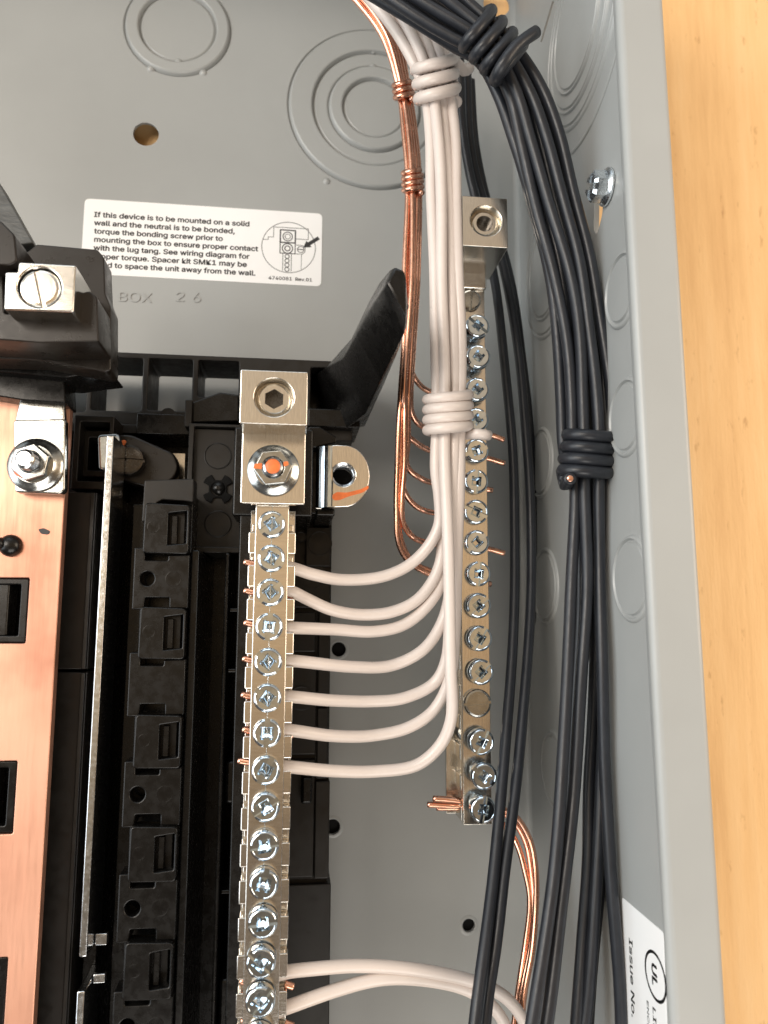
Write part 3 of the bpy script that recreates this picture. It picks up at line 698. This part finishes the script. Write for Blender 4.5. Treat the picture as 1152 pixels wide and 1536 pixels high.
# main lug in its housing
lug = thing('main_lug', 'brass coloured lug with slotted screw in black housing covering the sticker corner', 'lug')
HB = 84.0
plate('housing', px_poly(HB, [(-60, 402), (4, 402), (6, 470), (112, 474), (118, 440), (134, 436), (146, 446), (148, 512), (60, 514), (-60, 505)]), [], 71.8, HB, 'brown_plastic', lug, 0.3, 0.5)
plate('housing_base', px_poly(72, [(-60, 385), (40, 378), (55, 366), (146, 374), (156, 386), (158, 440), (166, 460), (166, 555), (158, 558), (60, 540), (-60, 536)]), [], 64, 72, 'brown_plastic', lug, 0.3, 0.5)
plate('housing_underside', px_poly(64, [(-60, 520), (60, 530), (168, 556), (100, 566), (-60, 552)]), [], 50, 64, BP, lug, 0.3, 0.5)
plate('housing_foot', px_poly(60, [(-60, 545), (96, 562), (98, 604), (34, 600), (-60, 585)]), [], 50, 60, BP, lug, 0.3, 0.5)
plate('side_cheek', px_poly(90, [(-60, 330), (0, 330), (22, 352), (26, 392), (14, 398), (-60, 392)]), [], 70, 90, 'brown_plastic', lug, 0.35, 0.7)
plate('barrier_wing', px_poly(72, [(-30, 235), (-2, 272), (50, 364), (24, 368), (-30, 330)]), [], 66, 72, 'grey_plastic', lug, 0.3, 0.4)
LB = 90.0
blk = px_poly(LB, [(28, 393), (114, 398), (110, 468), (6, 464), (8, 408), (26, 408)])
sc_c = at(59, 431, LB)
plate('lug_block', blk, [circle(sc_c[0], sc_c[1], 4.45, 40)], 70, LB, 'aluminium', lug, 0.3, 0.35)
lm = slotted_screw(4.1, 3.0, 1.15, 'aluminium', 0.8)
inst('lug_screw', lm, sc_c[0], sc_c[1], LB - 3.2, math.radians(104), lug)
plate('lug_tongue', px_poly(80, [(32, 484), (48, 478), (70, 478), (96, 487), (98, 494), (32, 494)]), [], 74, 80.5, 'dull_zinc', lug, 0.4, 0.6)
# steel rail, two lengths
rail_x = (at(158, 700, 52)[0] + at(131, 1400, 52)[0]) / 2
rail = thing('steel_rail', 'long thin bright steel rail running down beside the black clips', 'rail')
y1, y0 = at(158, 652, 52)[1], at(128, 1436, 52)[1]
link('rail_strip', plate_mesh(rounded(rect(y0, 38, y1, 52), 0.4), [], -0.9, 0.9, 0.3, axis='x', X=rail_x), 'steel', rail, 40)
box('rail_foot', rail_x + 1.0, y0 - 0.2, rail_x + 4.0, y0 + 2.6, 44, 45.4, 'steel', rail, 0.3, 0.4)
# curled top with a slotted screw
plate('rail_head', px_poly(44, [(146, 652), (178, 650), (182, 664), (176, 706), (148, 706)]), [], 41, 44.5, 'zinc', rail, 0.8, 1.2)
sm = slotted_screw(4.2, 2.6, 0.9, 'shaded_steel', 0.9); x, y = at(193, 690, 37)  # dark colour of the screw stands in for a dark reflection
inst('rail_screw', sm, x, y, 35, math.radians(-3), rail)
plate('paint_mark', px_poly(38, [(176, 668), (184, 660), (190, 661), (186, 668), (180, 682), (176, 682)]), [], 37.4, 38.3, 'orange_paint', rail, 0.1, 0.4)
rail2 = thing('steel_rail', 'short bright steel rail end at the bottom, below the long rail', 'rail')
y1 = at(122, 1487, 52)[1]
link('rail_strip', plate_mesh(rounded(rect(-180, 38, y1, 52), 0.4), [], -0.9, 0.9, 0.3, axis='x', X=rail_x), 'steel', rail2, 40)
box('rail_foot', rail_x + 1.0, y1 - 1.4, rail_x + 4.0, y1 + 0.8, 44, 45.4, 'steel', rail2, 0.3, 0.4)
# ================================================================== NEUTRAL BAR
neu = thing('neutral_bar', 'long silver neutral bar with terminal screws and square lug on the black base', 'terminal bar')
NH = 67.0; NX = -5.15; HWID = 3.95
pys = [785, 834, 886, 938, 992, 1046, 1101, 1156, 1216, 1275, 1333, 1391, 1448, 1500, 1556]
ny = [at(400, py, NH + 2)[1] for py in pys]
pitch = (ny[0] - ny[13]) / 13
ny = [ny[0] - pitch * i for i in range(17)]
ytop = ny[0] + 5.4; ybot = ny[-1] - 6
meshes = [plate_mesh(rounded(rect(NX - HWID, ybot, NX + HWID, ytop), 0.2), [circle(NX, y, 2.55, 24) for y in ny], NH - 2.6, NH, 0.2)]
meshes.append(plate_mesh(rect(NX - 3.2, ybot, NX + 3.2, ytop), [], 51.5, NH - 2.7, 0.1))
meshes.append(plate_mesh(rect(NX - 5.5, ybot, NX + 5.5, ytop - 1), [], 51, 58.2, 0.15))
link('bar', join_meshes(meshes), 'aluminium', neu, 35)
tooth = plate_mesh(rounded(rect(-5.7, -2.6, 5.7, 2.6), 0.3), [], 58.4, NH - 4.6, 0.25); tooth.materials.append(MAT['aluminium']); shade(tooth, 35)
cross = plate_mesh(rounded(rect(-5.1, -0.9, 5.1, 0.9), 0.2), [], 52, NH - 8, 0.2); cross.materials.append(MAT['aluminium']); shade(cross, 35)
for i, y in enumerate(ny):
    o = bpy.data.objects.new('bar_rib', tooth); COL.objects.link(o); o.location = W(NX, y - pitch / 2, 0); o.parent = neu
    o = bpy.data.objects.new('bar_web', cross); COL.objects.link(o); o.location = W(NX, y, 0); o.parent = neu
link('reflection_line', plate_mesh(rect(NX - 0.10, ybot + 1, NX + 0.10, ytop - 0.5), [], NH - 0.1, NH + 0.05, 0.02), 'zinc', neu)  # slim strip painting in the reflection seam down the bar face
rots = [35, -28, 40, 85, -40, -35, 88, 62, 30, 8, 78, 5, -40, 50, 20, 70, 10]
prot = [0.0, 0.0, 0.1, 0.1, 0.1, 0.2, 0.2, 0.4, 0.9, 1.2, 1.4, 1.6, 1.8, 1.8, 1.5, 1.5, 1.5]
for i, y in enumerate(ny):
    o = inst('terminal_screw', SCREW_N, NX + random.uniform(-.12, .12), y + random.uniform(-.12, .12), NH - 1.2 + prot[i], math.radians(rots[i]), neu)
# lug: plate with the flange nut and the square block above
PH = 70.0
lx0_, ly1_ = at(363, 645, PH); lx1_, ly0_ = at(457, 757, PH)
plate('lug_plate', rect(lx0_, ly0_, lx1_, ly1_ + 1.5), [], PH - 2.4, PH, 'tinned', neu, 0.3, 0.5)
cx, cy = at(410, 705, PH + 1)
flange_nut(cx, cy, PH, 6.15, 4.55, 2.8, 2.25, 5.6, neu, 0.12)
lathe('paint_mark', cx, cy, PH + 5.55, [(1.75, 0), (1.7, 0.15), (1.2, 0.28), (0.05, 0.32)], 'orange_paint', neu, 24, 180)
q = PH + 4.6
plate('paint_mark', [(cx - 4.5, cy - 0.4), (cx - 2.5, cy - 0.5), (cx - 2.45, cy + 0.9), (cx - 4.2, cy + 0.7)], [], q - 0.5, q - 0.02, 'orange_paint', neu, 0.05, 0.3)
plate('paint_mark', [(cx + 2.45, cy + 0.2), (cx + 3.6, cy + 0.6), (cx + 3.4, cy + 1.5), (cx + 2.3, cy + 1.3)], [], q - 0.5, q - 0.02, 'orange_paint', neu, 0.05, 0.3)
BHh = 80.0
bx0, by1 = at(361, 554, BHh); bx1_, by0 = at(460.5, 638, BHh)
scx, scy = at(411, 594, BHh)
def socket_lug(x0, y0, x1, y1, h0, h1, scx, scy, rad, parent, mat, recess, six):
    plate('lug_block', rect(x0, y0, x1, y1), [circle(scx, scy, rad, 44)], h0, h1, mat, parent, 0.22, 0.3)
    prof = [(rad, 0), (rad - 0.28, 0.0)]
    me = closed_lathe([(rad * 0.985, -8), (rad * 0.985, -2.8), (rad * 0.93, -2.6), (rad * 0.91, -2.3), (rad * 0.985, -2.0), (rad * 0.98, -1.7), (rad * 0.90, -1.5), (rad * 0.80, -0.4), (rad * 0.72, 0.0)], 44)
    me = cut(me, [taper_mesh(rad * 0.50, -6.5, rad * 0.53, 1.0, six, 0.3)])
    shade(me, 30); me.materials.clear(); me.materials.append(MAT[mat])
    o = inst('set_screw', me, scx, scy, h1 - recess, 0.2, parent)
    lathe('socket_shade', 0, 0, -2.6, [(rad * 0.52, 0), (0.1, 0.01)], 'shaded_steel', o, 24)  # dark disc set partway down the socket as painted shade
socket_lug(bx0, by0, bx1_, by1, PH - 3, BHh, scx, scy - 0.3, 4.5, neu, 'tinned', 1.4, 6)
# bonding tab
tab = thing('bonding_tab', 'silver D-shaped bonding tab with threaded hole and orange paint stroke', 'bonding tab')
TB = 54.0
hx, hy = at(515, 712, TB)
tp = [(497, 668), (505, 667)] + [(515 + 40 * math.cos(a), 714 + 47 * math.sin(a)) for a in [math.radians(v) for v in range(-80, 81, 10)]] + [(505, 761), (497, 761)]
tp_mm = px_poly(TB, tp)
plate('tab_plate', tp_mm, [circle(hx, hy, 3.05, 36)], TB - 2.2, TB, 'tinned', tab, 0.3)
x0 = tp_mm[0][0] - 3.3; y1 = tp_mm[0][1]; y0 = tp_mm[-1][1]
vs = [W(x0 + 3.45 - 3.9 * math.sin(a), yy, TB - 3.9 + 3.88 * math.cos(a)) for yy in (y0 + 0.1, y1 - 0.1) for a in [math.radians(v) for v in range(0, 100, 9)]]
k_ = len(vs) // 2
me = bpy.data.meshes.new('bend'); me.from_pydata([tuple(v) for v in vs], [], [(i, i + 1, i + 1 + k_, i + k_) for i in range(k_ - 1)]); link('tab_bend', me, 'zinc', tab, 180)
box('tab_leg', x0 - 0.4, y0 + 0.15, x0 + 1.2, y1 - 0.15, 40, TB - 4.6, 'tinned', tab, 0.2, 0.2)
prof = []; z = -6.0
while z < -0.3: prof += [(3.0, z), (2.65, z + 0.3)]; z += 0.6
prof += [(3.04, -0.05)]
link('threaded_hole', lathe_mesh(prof, 36, False), 'steel', tab, 30).location = W(hx, hy, TB)
o = lathe('hole_floor', hx, hy, TB - 8, [(3.0, 0), (0.1, 0.02)], 'dark_hole', tab, 24)
plate('paint_stroke', px_poly(TB, [(499, 742), (505, 738), (520, 739), (541, 734), (553, 728), (553, 733), (544, 739), (522, 745), (510, 750), (502, 751), (498, 747)]), [], TB + 0.01, TB + 0.12, 'orange_paint', tab, 0.03, 0.5)
# ================================================================== GROUND BAR
gnd = thing('ground_bar', 'narrow silver ground bar with terminal screws and end lug, beside the white wires', 'terminal bar')
GH = 42.0
gxl = (at(694, 700, GH)[0] + at(691, 1200, GH)[0]) / 2; gxr = (at(733, 700, GH)[0] + at(735, 1200, GH)[0]) / 2; gxc = (gxl + gxr) / 2
gpy = [485, 531, 581, 627, 673, 720, 766, 813, 860, 908, 958, 1009, 1115, 1167, 1218]
gh = [5.5, 5.8, 3.8, 2.6, 2.0, 1.6, 1.6, 1.5, 1.6, 2.4, 2.6, 3.0, 4.2, 5.6, 5.2]
grot = [-38, 55, 48, 40, 20, 85, -25, 42, 84, 40, 58, 45, 62, -38, 80]
gyb = at(715, 1237, GH)[1]; gyt = at(715, 398, GH)[1]
gy = [at(716, py, GH + hh + 2.2)[1] for py, hh in zip(gpy, gh)]
meshes = [plate_mesh(rect(gxl, gyb, gxr, gyt), [], GH - 2.2, GH, 0.15)]
yy = [gyb + 1.4 + 7.95 * i for i in range(20)]
meshes.append(plate_mesh(rect(gxl + 1.4, gyb + 0.3, gxr - 0.3, gyt - 0.2), [], GH - 9.5, GH - 2.3, 0.1))
gfx = at(669, 1100, GH - 9.5)[0]
meshes.append(plate_mesh(rect(gfx, gyb + 0.6, gxr - 0.1, gyt - 0.2), [], GH - 11.5, GH - 9.6, 0.15))
link('bar', join_meshes(meshes), 'tinned', gnd, 35)
rib_me = plate_mesh(rounded(rect(-0.1, -1.9, 1.6, 1.9), 0.2), [], GH - 9.4, GH - 2.4, 0.15); rib_me.materials.append(MAT['tinned'])
y = gyb + 2.2
while y < gyt - 2:
    o = bpy.data.objects.new('bar_rib', rib_me); COL.objects.link(o); o.location = W(gxl, y, 0); o.parent = gnd; y += 7.95
for y, hh, ro in zip(gy, gh, grot):
    o = inst('terminal_screw', SCREW_G, gxc + random.uniform(-.25, .25) + 0.35, y, GH + hh - 2.0, math.radians(ro), gnd)
    o.rotation_euler = (random.uniform(-.07, .07), -math.radians(ro), random.uniform(-.07, .07))
msm = slotted_screw(3.75, 2.0, 0.7, 'dull_zinc', 0.8)
inst('mounting_screw', msm, gxc, at(717, 1055, GH + 1.6)[1], GH, math.radians(5), gnd)
msm2 = slotted_screw(3.0, 1.4, 0.7, 'dull_zinc', 0.8)
inst('mounting_screw', msm2, gxc - 0.5, at(710, 450, GH + 1)[1], GH, math.radians(85), gnd)
LG = 60.0
x0, y1 = at(693, 293, LG); x1, y0 = at(762.5, 372, LG)
scx, scy = at(729, 331, LG)
socket_lug(x0, y0, x1, y1, GH - 2, LG, scx, scy, 4.35, gnd, 'tinned', 1.6, 20)
plate('lug_tongue', rect(gxl - 0.1, y0 - 4.5, gxr + 0.3, y0 + 3), [], GH + 0.05, GH + 1.6, 'aluminium', gnd, 0.5, 0.8)
# ================================================================== WALL SCREW
hs = thing('hex_screw', 'shiny zinc hex head screw in the grey side wall above a slot', 'screw')
yc, hc = on_side(912, 281, WALL_X)
def to_wall(me):
    for v in me.vertices:
        x, yy_, z = v.co.x, v.co.z, -v.co.y
        v.co = Vector((-z, x, yy_))
    me.flip_normals(); return me
me = closed_lathe([(4.7, 0.0), (4.7, 0.5), (4.4, 0.9), (3.9, 1.2), (0.4, 1.25)], 36)
head = closed_lathe([(3.9, 0.9), (3.9, 3.7), (3.5, 4.2), (3.1, 4.5), (0.4, 4.55)], 6)
head = cut(head, [cube_mesh(-7, -0.8, 3.4, 7, 0.8, 7, 0.5), cube_mesh(-3.4, -0.8, 3.0, 3.4, 0.8, 7, 0.5 + math.pi / 2)])
for nm, m_ in (('washer_flange', me), ('hex_head', head)):
    m_ = to_wall(m_); o = link(nm, m_, 'bright_zinc', hs, 30); o.location = W(WALL_X - 0.3, yc, hc)
me = to_wall(closed_lathe([(2.4, -14), (2.4, 0)], 20)); link('shank', me, 'zinc', hs, 40).location = W(WALL_X - 0.3, yc, hc)
# ================================================================== WIRES
WR, KR, CR = 1.50, 1.45, 0.82
S = [-40, 45, 125, 200, 300, 420, 520, 620, 700]
def bundle(xs, hs_, tail): return [(x, y, h) for x, y, h in zip(xs, S, hs_)] + tail
wg = 'white wires running from the bundle to the neutral bar'
H1 = [60, 60, 60, 60, 60, 60, 60, 59.5, 59]; H0 = [56.5, 56.5, 56.6, 56.8, 56.8, 56.8, 56.8, 56.4, 56]
ENT = 61.0
w_defs = [
    ('first white wire below the square lug, entering the neutral bar highest', [520, 592, 633, 645, 648, 652, 654, 655, 653], H1, [(659, 745, 58), (659, 785, 57), (645, 817, 56), (615, 845, 55), (570, 865, 55), (510, 870, 57), (470, 862, 59.5), (443, 853, ENT), (420, 850, 60)]),
    ('second white wire from the top to reach the neutral bar, curving upward into it', [540, 601, 641, 650, 654, 656, 659, 661, 660], H0, [(663, 790, 55), (658, 850, 54), (630, 897, 54), (590, 918, 54), (545, 923, 55), (500, 915, 57), (460, 898, 59), (437, 887, ENT), (418, 882, 60)]),
    ('third white wire from the top to reach the neutral bar', [600, 640, 665, 662, 667, 668, 673, 675, 671], H0, [(667, 800, 54), (664, 868, 53), (645, 903, 53), (608, 936, 53), (560, 948, 54), (500, 945, 57), (438, 941, ENT), (418, 940, 60)]),
    ('fourth white wire from the top to reach the neutral bar', [640, 655, 679, 676, 679, 681, 686, 686, 681], H0, [(674, 800, 54), (673, 890, 53), (663, 935, 53), (635, 975, 53), (590, 998, 53), (530, 1001, 56), (436, 992, ENT), (418, 991, 60)]),
    ('fifth white wire from the top to reach the neutral bar', [585, 630, 659, 668, 673, 677, 681, 682, 682], H1, [(679, 800, 57), (675, 920, 55), (669, 990, 54), (650, 1026, 53), (610, 1046, 53), (560, 1052, 54), (500, 1051, 57), (436, 1044, ENT), (418, 1043, 60)]),
    ('sixth white wire from the top to reach the neutral bar', [620, 645, 672, 682, 684, 687, 691, 691, 690], H1, [(687, 800, 57), (682, 950, 55), (672, 1022, 54), (650, 1066, 53), (610, 1093, 53), (560, 1104, 54), (500, 1103, 57), (434, 1095, ENT), (416, 1094, 60)]),
    ('lowest of the seven bundled white wires entering the neutral bar', [560, 613, 646, 656, 661, 663, 666, 668, 667], [61, 61, 61, 62, 62.3, 62, 61.6, 61, 61], [(672, 850, 60.5), (676, 1000, 60), (676, 1080, 58), (660, 1120, 56), (625, 1147, 55), (560, 1157, 55), (500, 1156, 57), (434, 1149, ENT), (416, 1147, 60)]),
]
for lb, xs, hs_, tail in w_defs:
    wire('white_wire', bundle(xs, hs_, tail), WR, 'white_pvc', lb, 'wire', wg)
    ex, ey, eh = tail[-2]
    # bare copper end poking out at the far side of the bar
wire('white_wire', [(408, 1462, 60), (428, 1457, ENT), (470, 1453, 61), (540, 1449, 60), (620, 1453, 58), (700, 1470, 55), (750, 1492, 52), (780, 1522, 50), (800, 1570, 48)], WR, 'white_pvc', 'upper of two white wires rising from below into the neutral bar', 'wire', 'white wires from below')
wire('white_wire', [(412, 1520, 60), (433, 1511, ENT), (500, 1486, 60), (575, 1468, 59), (650, 1471, 56), (710, 1488, 53), (748, 1520, 51), (772, 1575, 49)], WR, 'white_pvc', 'lower of two white wires rising from below into the neutral bar', 'wire', 'white wires from below')
# bare copper ends on the far side of the neutral bar (they are the stripped ends of the white wires)
white_objs = [o for o in COL.objects if o.name.startswith('white_wire')]
for o, (px, py) in zip(white_objs, ((366, 843), (366, 886), (366, 934), (364, 988), (362, 1042), (364, 1094), (357, 1141), (360, 1471), (362, 1530))):
    h = 60.0
    link('bare_end', tube_mesh(px_path([(px, py, h), (px + 12, py + 2, h), (px + 24, py + 3, h)], 3), CR, 10), 'copper', o, 180)
    link('bare_start', tube_mesh(px_path([(428, py + 5, h + 0.8), (434, py + 7, h + 0.8), (440, py + 9, h + 0.8)], 3), CR, 10), 'copper', o, 180)
# wraps -------------------------------------------------------------------
def coil(name, cx, cy, h, ang, a, b_, turns, pitch_px, rad, mat, label, start=0.0, head=(), tail=(), group=None, wob=0.15):
    """wire wound round a bundle; ang = direction of the bundle axis in the picture (degrees, 90 = straight down)"""
    ca, sa = math.cos(math.radians(ang)), math.sin(math.radians(ang))
    n_ = int(turns * 20); pts = []
    for i in range(n_ + 1):
        t = start + turns * 2 * math.pi * i / n_
        s = (i / n_ - 0.5) * turns * pitch_px
        off = a * math.cos(t)                       # across the bundle, px
        x = cx + ca * s + sa * off; y = cy + sa * s - ca * off
        pts.append(W(*at(x, y, h + b_ * math.sin(t)), h + b_ * math.sin(t)))
    pts = [W(*at(*q), q[2]) for q in head] + pts + [W(*at(*q), q[2]) for q in tail]
    path = spline(pts, 2)
    o = link(name, tube_mesh(path, rad, 14), mat, None, 180); tag(o, label, 'wire wrap', group); return o, path
coil('white_wrap', 654, 123, 58.6, 84, 29, 5.8, 3.0, 22, 1.55, 'white_pvc', 'three turns of white wire tying the white bundle near the top', start=-0.25, head=((704, 102, 50), (696, 106, 52)), tail=())
coil('white_wrap', 672, 620, 58.8, 90, 31, 5.6, 4.15, 15.2, 1.40, 'white_pvc', 'four turns of white wire tying the white bundle over the ground bar', start=-math.pi * 0.5, tail=((717, 651, 60.5), (733, 653, 59)))
# copper bundle -----------------------------------------------------------
CS = [-30, 50, 135, 200, 272, 400, 500, 600]
cg = 'bare copper wires running from the bundle to the ground bar'
cxs = [[508, 571, 597, 606, 611, 608, 607, 600], [516, 577, 601, 610, 616, 614, 611, 604], [524, 583, 606, 616, 621, 619, 614, 608], [512, 574, 600, 609, 613, 611, 609, 601], [530, 588, 610, 620, 626, 624, 618, 613], [520, 580, 604, 613, 618, 617, 612, 606], [535, 593, 613, 623, 630, 628, 621, 616], [527, 585, 608, 618, 624, 621, 616, 611]]
chs = [47, 45.5, 47, 44.5, 46.5, 48, 45.5, 44]
peel = [
    ('copper wire forming the outermost loop at the bottom of the copper bundle', [(596, 700, 45), (594, 765, 44), (598, 812, 43), (614, 843, 42), (645, 862, 41), (694, 872, 38), (735, 877, 37)]),
    ('copper wire just inside the outermost loop of the copper bundle', [(600, 700, 44), (597, 765, 43), (602, 812, 42), (619, 842, 41), (652, 858, 40), (694, 866, 37), (728, 869, 37)]),
    ('copper wire peeling off sixth from the top towards the ground bar', [(606, 690, 45), (603, 750, 44), (606, 785, 43), (620, 805, 42), (645, 815, 40), (694, 821, 37), (735, 824, 37), (757, 831, 37)]),
    ('copper wire peeling off fifth from the top towards the ground bar', [(602, 680, 44), (603, 728, 43), (612, 749, 42), (630, 763, 41), (655, 770, 39), (694, 775, 37), (728, 778, 37)]),
    ('copper wire peeling off fourth from the top towards the ground bar', [(611, 660, 44), (609, 690, 43), (617, 708, 42), (634, 720, 41), (658, 726, 39), (694, 730, 37), (738, 736, 37)]),
    ('copper wire peeling off third from the top towards the ground bar', [(608, 632, 44), (611, 652, 43), (622, 664, 42), (640, 674, 40), (660, 679, 38), (694, 683, 37), (735, 688, 37), (757, 694, 37)]),
    ('copper wire peeling off second from the top towards the ground bar', [(617, 622, 43), (626, 634, 42), (640, 643, 40), (665, 648, 38), (694, 650, 37), (735, 652, 37), (756, 660, 37)]),
    ('copper wire peeling off highest, beside the white wrap', [(615, 545, 43), (624, 571, 42), (638, 584, 40), (662, 592, 38), (694, 597, 37), (728, 600, 37)]),
]
for i, ((lb, tail), xs) in enumerate(zip(peel, cxs)):
    n_use = 8 if i < 7 else 7
    pts = [(x, y, chs[i] + (4 if y < 100 else 0)) for x, y in zip(xs[:n_use], CS[:n_use])]
    if i == 7: pts = pts[:7]
    wire('copper_wire', pts + tail, CR, 'copper', lb, 'wire', cg, sides=10)
coil('copper_wrap', 605, 137, 46.4, 84, 13.0, 3.0, 3.0, 9, CR, 'copper', 'upper copper wrap, tying the bare copper wires beside the white wrap', start=0.6)
coil('copper_wrap', 619, 273, 46.2, 88, 13.5, 3.2, 4.0, 8.6, CR, 'copper', 'lower copper wrap, tying the bare copper wires above the black arm', start=0.6)
# copper from the lower end of the ground bar
cl = [[(642, 1207, 36), (670, 1207, 36), (735, 1213, 36), (765, 1226, 36), (786, 1256, 38), (797, 1300, 40), (801, 1350, 42), (795, 1420, 44), (782, 1490, 46), (774, 1570, 48)],
      [(650, 1199, 37.5), (690, 1201, 37.5), (738, 1208, 37.5), (772, 1224, 38), (793, 1256, 40), (802, 1300, 42), (805, 1352, 43), (799, 1420, 45), (787, 1490, 47), (780, 1570, 49)],
      [(655, 1211, 35), (690, 1212, 35), (738, 1224, 35), (762, 1243, 36), (778, 1274, 38), (788, 1310, 40), (794, 1352, 41.5), (789, 1420, 43), (778, 1490, 45), (768, 1570, 47)]]
for pts, lb in zip(cl, ('middle copper wire leaving the lower end of the ground bar', 'outer copper wire leaving the lower end of the ground bar', 'inner copper wire leaving the lower end of the ground bar')):
    wire('copper_wire', pts, CR, 'copper', lb, 'wire', 'copper wires at the lower end of the ground bar', sides=10)
# black wires -------------------------------------------------------------
bgp = 'black wires of the tied bundle along the side wall'
BS = [(560, -60), (640, -5), (700, 38), (745, 72), (783, 130), (809, 205), (834, 300), (861, 400), (877, 500), (885, 600), (887, 680)]
# across-bundle direction at each station (picture), offset slots
def black_bundle(slot, lay, jitter, tail):
    pts = []
    for i, (x, y) in enumerate(BS):
        a = Vector(BS[max(0, i - 1)]); c = Vector(BS[min(len(BS) - 1, i + 1)]); d = (c - a).normalized(); nrm = Vector((-d.y, d.x))  # points down-left
        w_ = (24, 22, 19, 16.5, 17.5, 19.5, 19.5, 20, 20.5, 20.5, 19.5)[i]
        hh = (72, 73, 73, 73, 72, 71, 70, 69.5, 69, 68.5, 68)[i]
        j = math.sin(i * 1.3 + jitter) * 2.0
        pts.append((x + nrm.x * (slot * w_ + j), y + nrm.y * (slot * w_ + j), hh + lay * 3.0))
    return pts + tail
bl = [
    (1.45, 0.5, 0.3, [(862, 745, 68), (857, 900, 69), (848, 1100, 70.6667), (842, 1200, 72.3333), (831, 1300, 74), (814, 1420, 76.4), (797, 1536, 78.8533), (789, 1600, 80)], 'leftmost black wire leaving the lower wrap of the tied bundle'),
    (0.5, 1.0, 1.7, [(879, 745, 70), (881, 870, 69), (873, 1000, 70), (866, 1100, 69.6667), (859, 1200, 70.3333), (850, 1300, 72), (836, 1420, 74.4), (820, 1536, 76.8533), (811, 1600, 78)], 'second black wire from the left below the lower wrap'),
    (-0.5, 1.0, 2.9, [(896, 745, 70), (900, 850, 69), (906, 1000, 70), (909, 1150, 69), (916, 1300, 69), (924, 1430, 69.2667), (929, 1536, 68.8533), (932, 1600, 69)], 'shiny black wire slanting right below the lower wrap, in front of the others'),
    (-1.45, 0.5, 4.1, [(906, 745, 67), (910, 850, 65), (911, 1000, 64), (904, 1150, 64), (896, 1300, 65), (885, 1430, 66.2667), (874, 1536, 66.8533), (868, 1600, 68)], 'black wire on the right edge of the bundle at the lower wrap'),
    (1.0, -0.45, 5.0, [(868, 745, 64), (868, 900, 63), (858, 1100, 63.6667), (853, 1200, 64.3333), (844, 1300, 66), (829, 1420, 68.4), (813, 1536, 70.8533), (806, 1600, 72)], 'black wire hidden behind the leftmost wires of the tied bundle'),
    (0.0, -0.6, 0.9, [(886, 745, 63), (892, 900, 62), (889, 1100, 60.6667), (886, 1200, 61.3333), (883, 1300, 63), (873, 1420, 64.4), (862, 1536, 66.8533), (856, 1600, 68)], 'black wire in the middle at the back of the tied bundle'),
    (-1.0, -0.45, 2.2, [(900, 745, 62), (904, 900, 60), (899, 1100, 58.6667), (894, 1200, 59.3333), (888, 1300, 61), (880, 1420, 63.4), (870, 1536, 65.8533), (865, 1600, 67)], 'black wire behind the right edge of the tied bundle'),
    (2.0, -0.6, 3.3, [(866, 745, 60), (872, 850, 59), (890, 1000, 58), (901, 1150, 57), (903, 1270, 57.4), (897, 1380, 58.9333), (888, 1480, 60.6), (878, 1600, 62)], 'black wire crossing behind the slanting wire low in the picture'),
]
for sl, lay, jt, tail, lb in bl:
    wire('black_wire', black_bundle(sl, lay, jt, tail), KR, 'black_pvc', lb, 'wire', bgp, wob=0.32)
wire('black_wire', [(905, 700, 62), (924, 780, 58), (936, 900, 60), (941, 1050, 62), (944, 1200, 63), (947, 1350, 64), (950, 1590, 66)], 0.85, 'black_pvc', 'thin dark wire running down close to the grey side wall', 'wire')
coil('black_wrap', 738, 66, 73.8, 47, 34, 5.8, 4.0, 23, 1.55, 'black_pvc', 'four turns of black wire tying the black bundle at the top', start=-math.pi * 0.75, tail=((742, 120, 78), (752, 100, 81.5), (772, 72, 82), (790, 57, 81.5), (804, 48, 80.5)))
bw, pth = coil('black_wrap', 884, 681, 68.8, 99, 37, 6.0, 3.4, 18, 1.55, 'black_pvc', 'black wire wrap with a cut copper end tying the bundle by the side wall', start=math.pi * 0.15, tail=((848, 728, 69.5), (851, 721, 73), (855, 718, 76)))
d = (pth[-1] - pth[-2]).normalized()
link('copper_core', tube_mesh([pth[-1] - d * 0.001, pth[-1] + d * 0.0004], 0.75, 12), 'copper', bw, 40)
# three black wires behind the ground bar, coming forward lower down
b2 = 'black wires passing behind the ground lug'
wire('black_wire', [(690, 90, 30), (693, 190, 26), (704, 260, 23), (722, 330, 22), (742, 420, 24), (755, 520, 26), (764, 620, 28), (770, 720, 30), (772, 850, 34), (768, 980, 40), (758, 1130, 48), (745, 1270, 56), (732, 1380, 62), (716, 1500, 68), (704, 1590, 71)], KR, 'black_pvc', 'left black wire of the pair passing the lower end of the ground bar', 'wire', b2)
wire('black_wire', [(700, 100, 26), (703, 200, 22), (716, 270, 19), (738, 340, 19), (760, 420, 21), (776, 520, 23), (786, 620, 26), (794, 720, 29), (797, 850, 33), (794, 960, 38), (783, 1090, 45), (768, 1220, 52), (754, 1330, 58), (742, 1420, 62), (732, 1500, 65), (724, 1590, 68)], KR, 'black_pvc', 'right black wire of the pair passing the lower end of the ground bar', 'wire', b2)
wire('black_wire', [(706, 120, 22), (712, 210, 18), (728, 290, 16), (750, 360, 15), (769, 440, 15), (783, 540, 15), (793, 640, 14), (800, 760, 12), (806, 880, 10), (814, 1000, 8), (822, 1120, 8), (826, 1250, 8), (830, 1400, 8), (834, 1590, 8)], KR, 'black_pvc', 'black wire lying deepest in the corner behind the ground bar', 'wire', b2)
